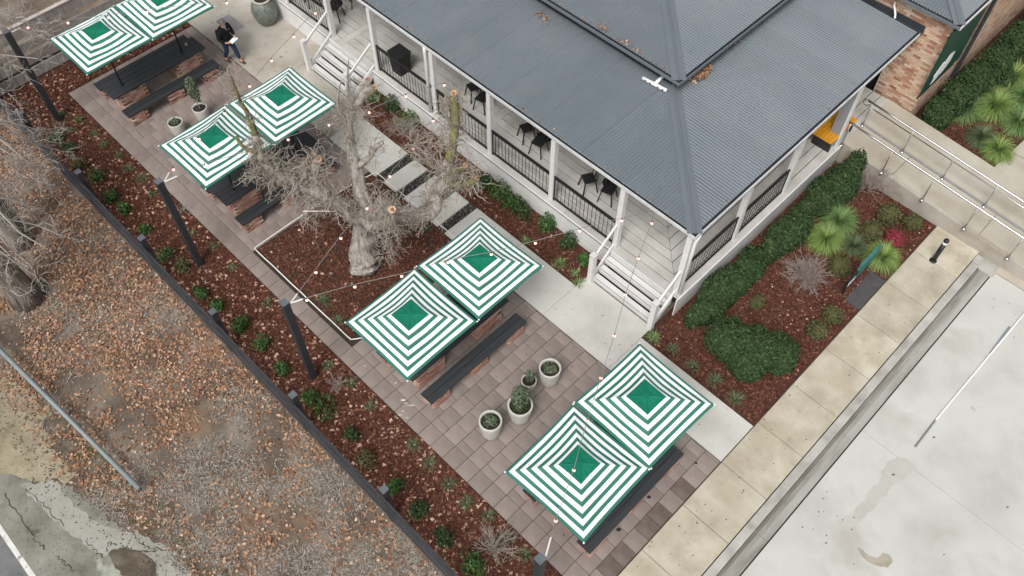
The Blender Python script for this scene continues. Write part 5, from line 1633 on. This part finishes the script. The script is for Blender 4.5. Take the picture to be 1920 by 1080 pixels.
fingers(11, 1); fingers(15, -1)
skin_mesh('body', V_, E2, M_SKIN, man)
J = [(0, 0, .90, .165, .20), (0, 0, 1.02, .16, .195), (.0, 0, 1.20, .155, .20), (.02, 0, 1.36, .15, .20), (.035, 0, 1.47, .085, .10),
     (.03, .20, 1.405, .092, .092), (.03, .295, 1.13, .068, .068), (.22, .185, 1.04, .056, .056),
     (.03, -.20, 1.405, .092, .092), (.02, -.315, 1.14, .068, .068), (.18, -.215, 1.00, .056, .056)]
skin_mesh('jacket', J, [(0, 1), (1, 2), (2, 3), (3, 4), (3, 5), (5, 6), (6, 7), (3, 8), (8, 9), (9, 10)], M_JACK, man)
Q = [(0, 0, .93, .14, .17), (.03, .10, .86, .105, .105), (.16, .10, .50, .08, .08), (.235, .10, .15, .068, .068),
     (-.02, -.10, .86, .105, .105), (-.03, -.10, .50, .08, .08), (-.22, -.10, .18, .068, .068)]
skin_mesh('jeans', Q, [(0, 1), (1, 2), (2, 3), (0, 4), (4, 5), (5, 6)], M_JEAN, man)
for (x, y) in ((.25, .10), (-.21, -.10)):
    skin_mesh('shoe', [(x - .05, y, .055, .05, .05), (x + .05, y, .05, .052, .045), (x + .16, y, .035, .045, .032), (x + .20, y, .03, .03, .025)], [(0, 1), (1, 2), (2, 3)], M_SHOE, man)
hr_ = MB()
hv = [(math.pi * i / 10) for i in range(11)]
hr_.lathe([(.088 * math.sin(a) + .001, .105 * -math.cos(a)) for a in hv[4:]], 18, c=(.068, 0, 1.685))
hr_.obj('hair', M_HAIR, man, smooth=True)
MB().lathe([(.001, -.05), (.012, -.03), (.017, 0), (.006, .02)], 8, c=(.178, 0, 1.645)).obj('nose', M_SKIN, man)
for s in (-1, 1):
    MB().lathe([(.004, -.007), (.010, 0), (.004, .007)], 8, c=(.165, s * .032, 1.675)).obj('eye', M_GLASS, man)
    MB().lathe([(.008, -.03), (.016, 0), (.010, .028)], 8, c=(.085, s * .082, 1.65)).obj('ear', M_SKIN, man)
MB().box(.160, .168, -.022, .022, 1.60, 1.606).obj('mouth', M_RED, man)
MB().tube([(.09, .06, 1.50), (.135, 0, 1.455), (.09, -.06, 1.50)], .02, 8).obj('collar', M_SHIRT, man)
MB().tube([(.135, 0, 1.455), (.165, 0, 1.38)], .012, 6).obj('zip_placket', M_SHIRT, man)
MB().box(.165, .172, .07, .11, 1.345, 1.37).obj('chest_badge', M_SHIRT, man)
# the papers
pp = thing('paper_sheets', 'white sheets of paper held in the hands of the walking man', 'paper', (HX, HY, 0), rz=HEAD)
mb = MB()
for k in range(2):
    a_ = .25 * k
    mb.add([(.27 + .01 * k, -.12 + a_ * .1, 1.045 + .006 * k), (.42, -.10 - a_ * .2, 1.02 + .004 * k), (.43, .10 + a_ * .2, 1.05), (.29, .12, 1.08 + .006 * k)], [(0, 1, 2, 3)])
    mb.add([(.27 + .01 * k, -.12 + a_ * .1, 1.042 + .006 * k), (.42, -.10 - a_ * .2, 1.017 + .004 * k), (.43, .10 + a_ * .2, 1.047), (.29, .12, 1.077 + .006 * k)], [(3, 2, 1, 0)])
mb.obj('sheets', M_PAPER, pp)

# ================================================================== GROUND COVER SCATTER
from math import floor


def vnoise(x, y, s, seed):
    r = np.random.default_rng(seed); G = r.uniform(0, 1, (64, 64))
    X = x / s; Y = y / s; xi = np.floor(X).astype(int); yi = np.floor(Y).astype(int); fx = X - xi; fy = Y - yi
    fx = fx * fx * (3 - 2 * fx); fy = fy * fy * (3 - 2 * fy)
    g_ = lambda a, b: G[a % 64, b % 64]
    return (g_(xi, yi) * (1 - fx) + g_(xi + 1, yi) * fx) * (1 - fy) + (g_(xi, yi + 1) * (1 - fx) + g_(xi + 1, yi + 1) * fx) * fy


# verge leaves
n = 95000
X = RNG.uniform(-27, 1.5, n); Y = RNG.uniform(-4, 2.95, n)
keepp = Y + RNG.normal(size=n) * .12 > (-1.75 - .55 * np.sin(X * .35) * 0 + np.interp(X, [-27, -18, -15.5, -13.3, -11.2, -9.3, -6, 2], [-3.0, -2.2, -2.0, -2.0, -1.55, -1.2, -2.2, -3.4]) + 1.95)
dens = .5 * vnoise(X, Y, 1.5, 1) + .5 * vnoise(X, Y, .5, 2) + .12 * np.clip((Y - 2.2) / .7, 0, 1)
dens = dens * np.interp(X + .5 * Y, [-27, -13, -9.5, -7, 2], [1.22, 1.15, .92, .68, .6])
kp = keepp & (RNG.uniform(0, 1, n) < np.clip((dens - .34) * 3.0, 0.05, 1))
P = np.stack([X[kp], Y[kp], RNG.uniform(-.055, -.02, kp.sum())], 1)
V, Fq = leaf_quads(P, .050 * RNG.uniform(.45, 1.6, len(P)), normal=np.array([0, 0, 1.3]), spread=.55, aspect=1.35)
tag(new_obj('fallen_leaves', np_mesh('fallen_leaves', V, Fq, M_LEAF)), 'brown and tan dry leaves littering the verge outside the rail fence', 'leaves', kind='stuff')
# dry grass blades on verge
n = 170000
X = RNG.uniform(-27, 3, n); Y = RNG.uniform(-4.5, 2.95, n)
edge = np.interp(X, [-27, -18, -15.5, -13.3, -11.2, -9.3, -6, 2], [-3.0, -2.2, -2.0, -2.0, -1.55, -1.2, -2.2, -3.4])
dens = (.6 * vnoise(X, Y, 1.2, 5) + .4 * vnoise(X, Y, .4, 6)) * np.interp(X, [-27, -14, -10, -6, 2], [.55, .75, 1.15, 1.25, 1.2])
kp = (Y > edge) & (RNG.uniform(0, 1, n) < np.clip((dens - .34) * 3.2, .02, 1))
X = X[kp]; Y = Y[kp]; n = len(X)
ang = RNG.uniform(0, 6.28, n); L_ = RNG.uniform(.05, .17, n); w = RNG.uniform(.005, .013, n)
dx = np.cos(ang); dy = np.sin(ang); zb = RNG.uniform(-.055, -.02, n)
V = np.zeros((n, 3, 3))
V[:, 0] = np.stack([X - dy * w, Y + dx * w, zb], 1); V[:, 1] = np.stack([X + dy * w, Y - dx * w, zb], 1)
V[:, 2] = np.stack([X + dx * L_, Y + dy * L_, zb + RNG.uniform(-.005, .05, n)], 1)
tag(new_obj('dry_grass', np_mesh('dry_grass', V.reshape(-1, 3), np.arange(3 * n).reshape(n, 3), M_DRYGRASS)), 'pale dry grass thatch on the verge outside the rail fence', 'grass', kind='stuff')


# mulch chips
def chips(regions, dens, label, m=M_CHIP, size=.042, asp=2.2):
    Ps = []
    for x0, x1, y0, y1 in regions:
        k_ = int((x1 - x0) * (y1 - y0) * dens)
        Ps.append(np.stack([RNG.uniform(x0, x1, k_), RNG.uniform(y0, y1, k_), np.full(k_, BED_Z + .004)], 1))
    P = np.concatenate(Ps)
    P[:, 2] += RNG.uniform(0, .022, len(P))
    V, Fq = leaf_quads(P, size * RNG.uniform(.5, 1.3, len(P)), normal=np.array([0, 0, 1.2]), spread=.55, aspect=asp, curl=.1)
    nm = 'mulch_chips' if m is M_CHIP else 'fallen_leaves'
    return tag(new_obj(nm, np_mesh(nm, V, Fq, m)), label, 'mulch' if m is M_CHIP else 'leaves', kind='stuff')


R1 = [(-26.5, 1.5, 3.14, 4.84), (-26.4, -25.3, 4.84, 9.5)]
R2 = [(-15.6, -11.45, 5.5, 9.6)]
R3 = [(-18.0, -8.3, 11.02, 12.1)]
R4 = [(-5.8, -2.32, 11.05, 20.0)]
R5 = [(-5.0, -2.3, 23.0, 27)]
chips(R1, 900, 'red brown bark chips covering the strip bed along the rail fence')
chips(R2, 900, 'red brown bark chips around the pollarded tree')
chips(R3 + R4 + R5, 650, 'dark red bark chips in the beds beside the building')
chips(R1, 46, 'pinkish fallen leaves scattered on the strip bed along the fence', M_PLEAF, .085, 1.3)
chips(R2, 8, 'pinkish fallen leaves scattered around the pollarded tree', M_PLEAF, .085, 1.3)
chips(R3 + R4, 16, 'fallen leaves scattered on the beds beside the verandah', M_PLEAF, .055, 1.3)


# grit and crumbs on the worn shoulder and along its broken edge
gp = []
for _ in range(3500):
    u, v = random.uniform(-60, 420), random.uniform(690, 1100)
    p = at(u, v, -.04)
    if p[1] > -3.5 and p[1] < np.interp(p[0], [-27, -18, -15.5, -13.3, -11.2, -9.3, -6, 2], [-2.2, -1.6, -1.6, -1.6, -1.2, -.9, -1.8, -3.0]): gp.append(p)
tag(new_obj('gravel_grit', pebble_mesh('gravel_grit', np.array(gp), .013, M_GRIT)), 'loose grit and crumbs scattered over the worn road shoulder', 'grit', kind='stuff')
gl = []
for _ in range(900):
    x = random.uniform(-20, -7); e = np.interp(x, [-27, -18, -15.5, -13.3, -11.2, -9.3, -6, 2], [-3.0, -2.2, -2.0, -2.0, -1.55, -1.2, -2.2, -3.4])
    gl.append((x, e + random.gauss(0, .22) - .1, -.036))
gl = np.array(gl)
V, Fq = leaf_quads(gl, .028 * RNG.uniform(.4, 1.5, len(gl)), normal=np.array([0, 0, 1.3]), spread=.5, aspect=1.5)
tag(new_obj('edge_litter', np_mesh('edge_litter', V, Fq, M_DIRTBIT)), 'dark crumbs of soil and leaf along the broken edge of the road shoulder', 'litter', kind='stuff')
# small dark specks on road, footpath and ramp
sp = []
for _ in range(16):
    cx_, cy_ = random.uniform(-.2, 9), random.uniform(5, 19.6)
    for _k in range(random.randint(3, 14)): sp.append((cx_ + random.gauss(0, .35), cy_ + random.gauss(0, .35), -.114))
for _ in range(110): sp.append((random.uniform(-2.2, -.95), random.uniform(5, 19.9), .004))
for _ in range(90): sp.append((random.uniform(-17, -2.4), random.uniform(9.7, 10.9), .004))
for _ in range(120): sp.append((random.uniform(-27, -18), random.uniform(9.8, 12.0), .004))
for _ in range(160): sp.append((random.uniform(-25, -2.5), random.uniform(4.95, 9.5), .005))
sp = np.array(sp)
V, Fq = leaf_quads(sp, .030 * RNG.uniform(.25, 1.4, len(sp)), normal=np.array([0, 0, 2.5]), spread=.3, aspect=1.4, curl=.05)
tag(new_obj('specks', np_mesh('specks', V, Fq, M_DIRTBIT)), 'tiny dark leaf specks strewn on the road and paths', 'debris', kind='stuff')


# stains and marks that the photograph shows on the paving and the road
M_STAIN = mat('damp_road_stain', [(.40, .385, .345), (.465, .455, .42)], 2.5, .6, 8)
M_PEEL = mat('tan_peeled_patch', [(.30, .27, .21), (.40, .375, .32)], 6, .8, 8)
M_SPOTD = mat('road_spot', [(.10, .09, .075), (.17, .155, .13)], 9, .8, 4)
M_SPLAT = mat('pale_paint_splash', [(.45, .44, .42), (.62, .61, .6)], 9, .7, 6)
def stain(name, px, z, m, amp, seed):
    sheet(name, rag([at(u, v, z)[:2] for u, v in px], amp, .2, seed), z, m)
stain('road_stain', ((1572, 985), (1600, 962), (1625, 930), (1650, 900), (1662, 868), (1690, 858), (1718, 872), (1700, 893), (1672, 912), (1650, 940), (1625, 965), (1598, 988)), -.114, M_STAIN, .05, 51)
stain('road_stain', ((1604, 1024), (1616, 1030), (1628, 1042), (1645, 1046), (1656, 1036), (1668, 1040), (1674, 1052), (1664, 1064), (1640, 1060), (1620, 1048)), -.114, M_PEEL, .03, 52)
for k, (u, v, r_) in enumerate(((1675, 890, 3.2), (1597, 993, 2), (1549, 1018, 2.4), (1889, 951, 2.6), (1751, 820, 2.8), (1770, 1040, 1.8))):
    stain('road_spot', [(u + r_ * math.cos(a), v + r_ * .7 * math.sin(a)) for a in np.linspace(0, 5.6, 7)], -.112, M_SPOTD, .006, 60 + k)
for k, (u, v, r_, q) in enumerate(((756, 750, 5, .35), (770, 760, 8, .16), (761, 756, 4, .2), (750, 778, 4, .35), (763, 783, 3, .4), (755, 771, 2, .6), (745, 784, 2, .5), (684, 686, 1.6, 1), (742, 718, 1.6, 1))):
    stain('paint_splash', [(u + r_ * math.cos(a), v + r_ * q * math.sin(a)) for a in np.linspace(0, 5.6, 8)], .006, M_SPLAT, .02, 80 + k)
for k, (u, v, r_) in enumerate(((1160, 993, 5), (1217, 932, 4), (1305, 868, 3))):
    stain('paving_spot', [(u + r_ * math.cos(a), v + r_ * .8 * math.sin(a)) for a in np.linspace(0, 5.6, 9)], .006, M_JOINT, .006, 90 + k)
MB().box(XL, UX - 5.9, UY + 5.9, 30, UZ + S2 * 5.9 - .05, UZ + S2 * 5.9 - .025).obj('roof_crown', M_CAPM, house)
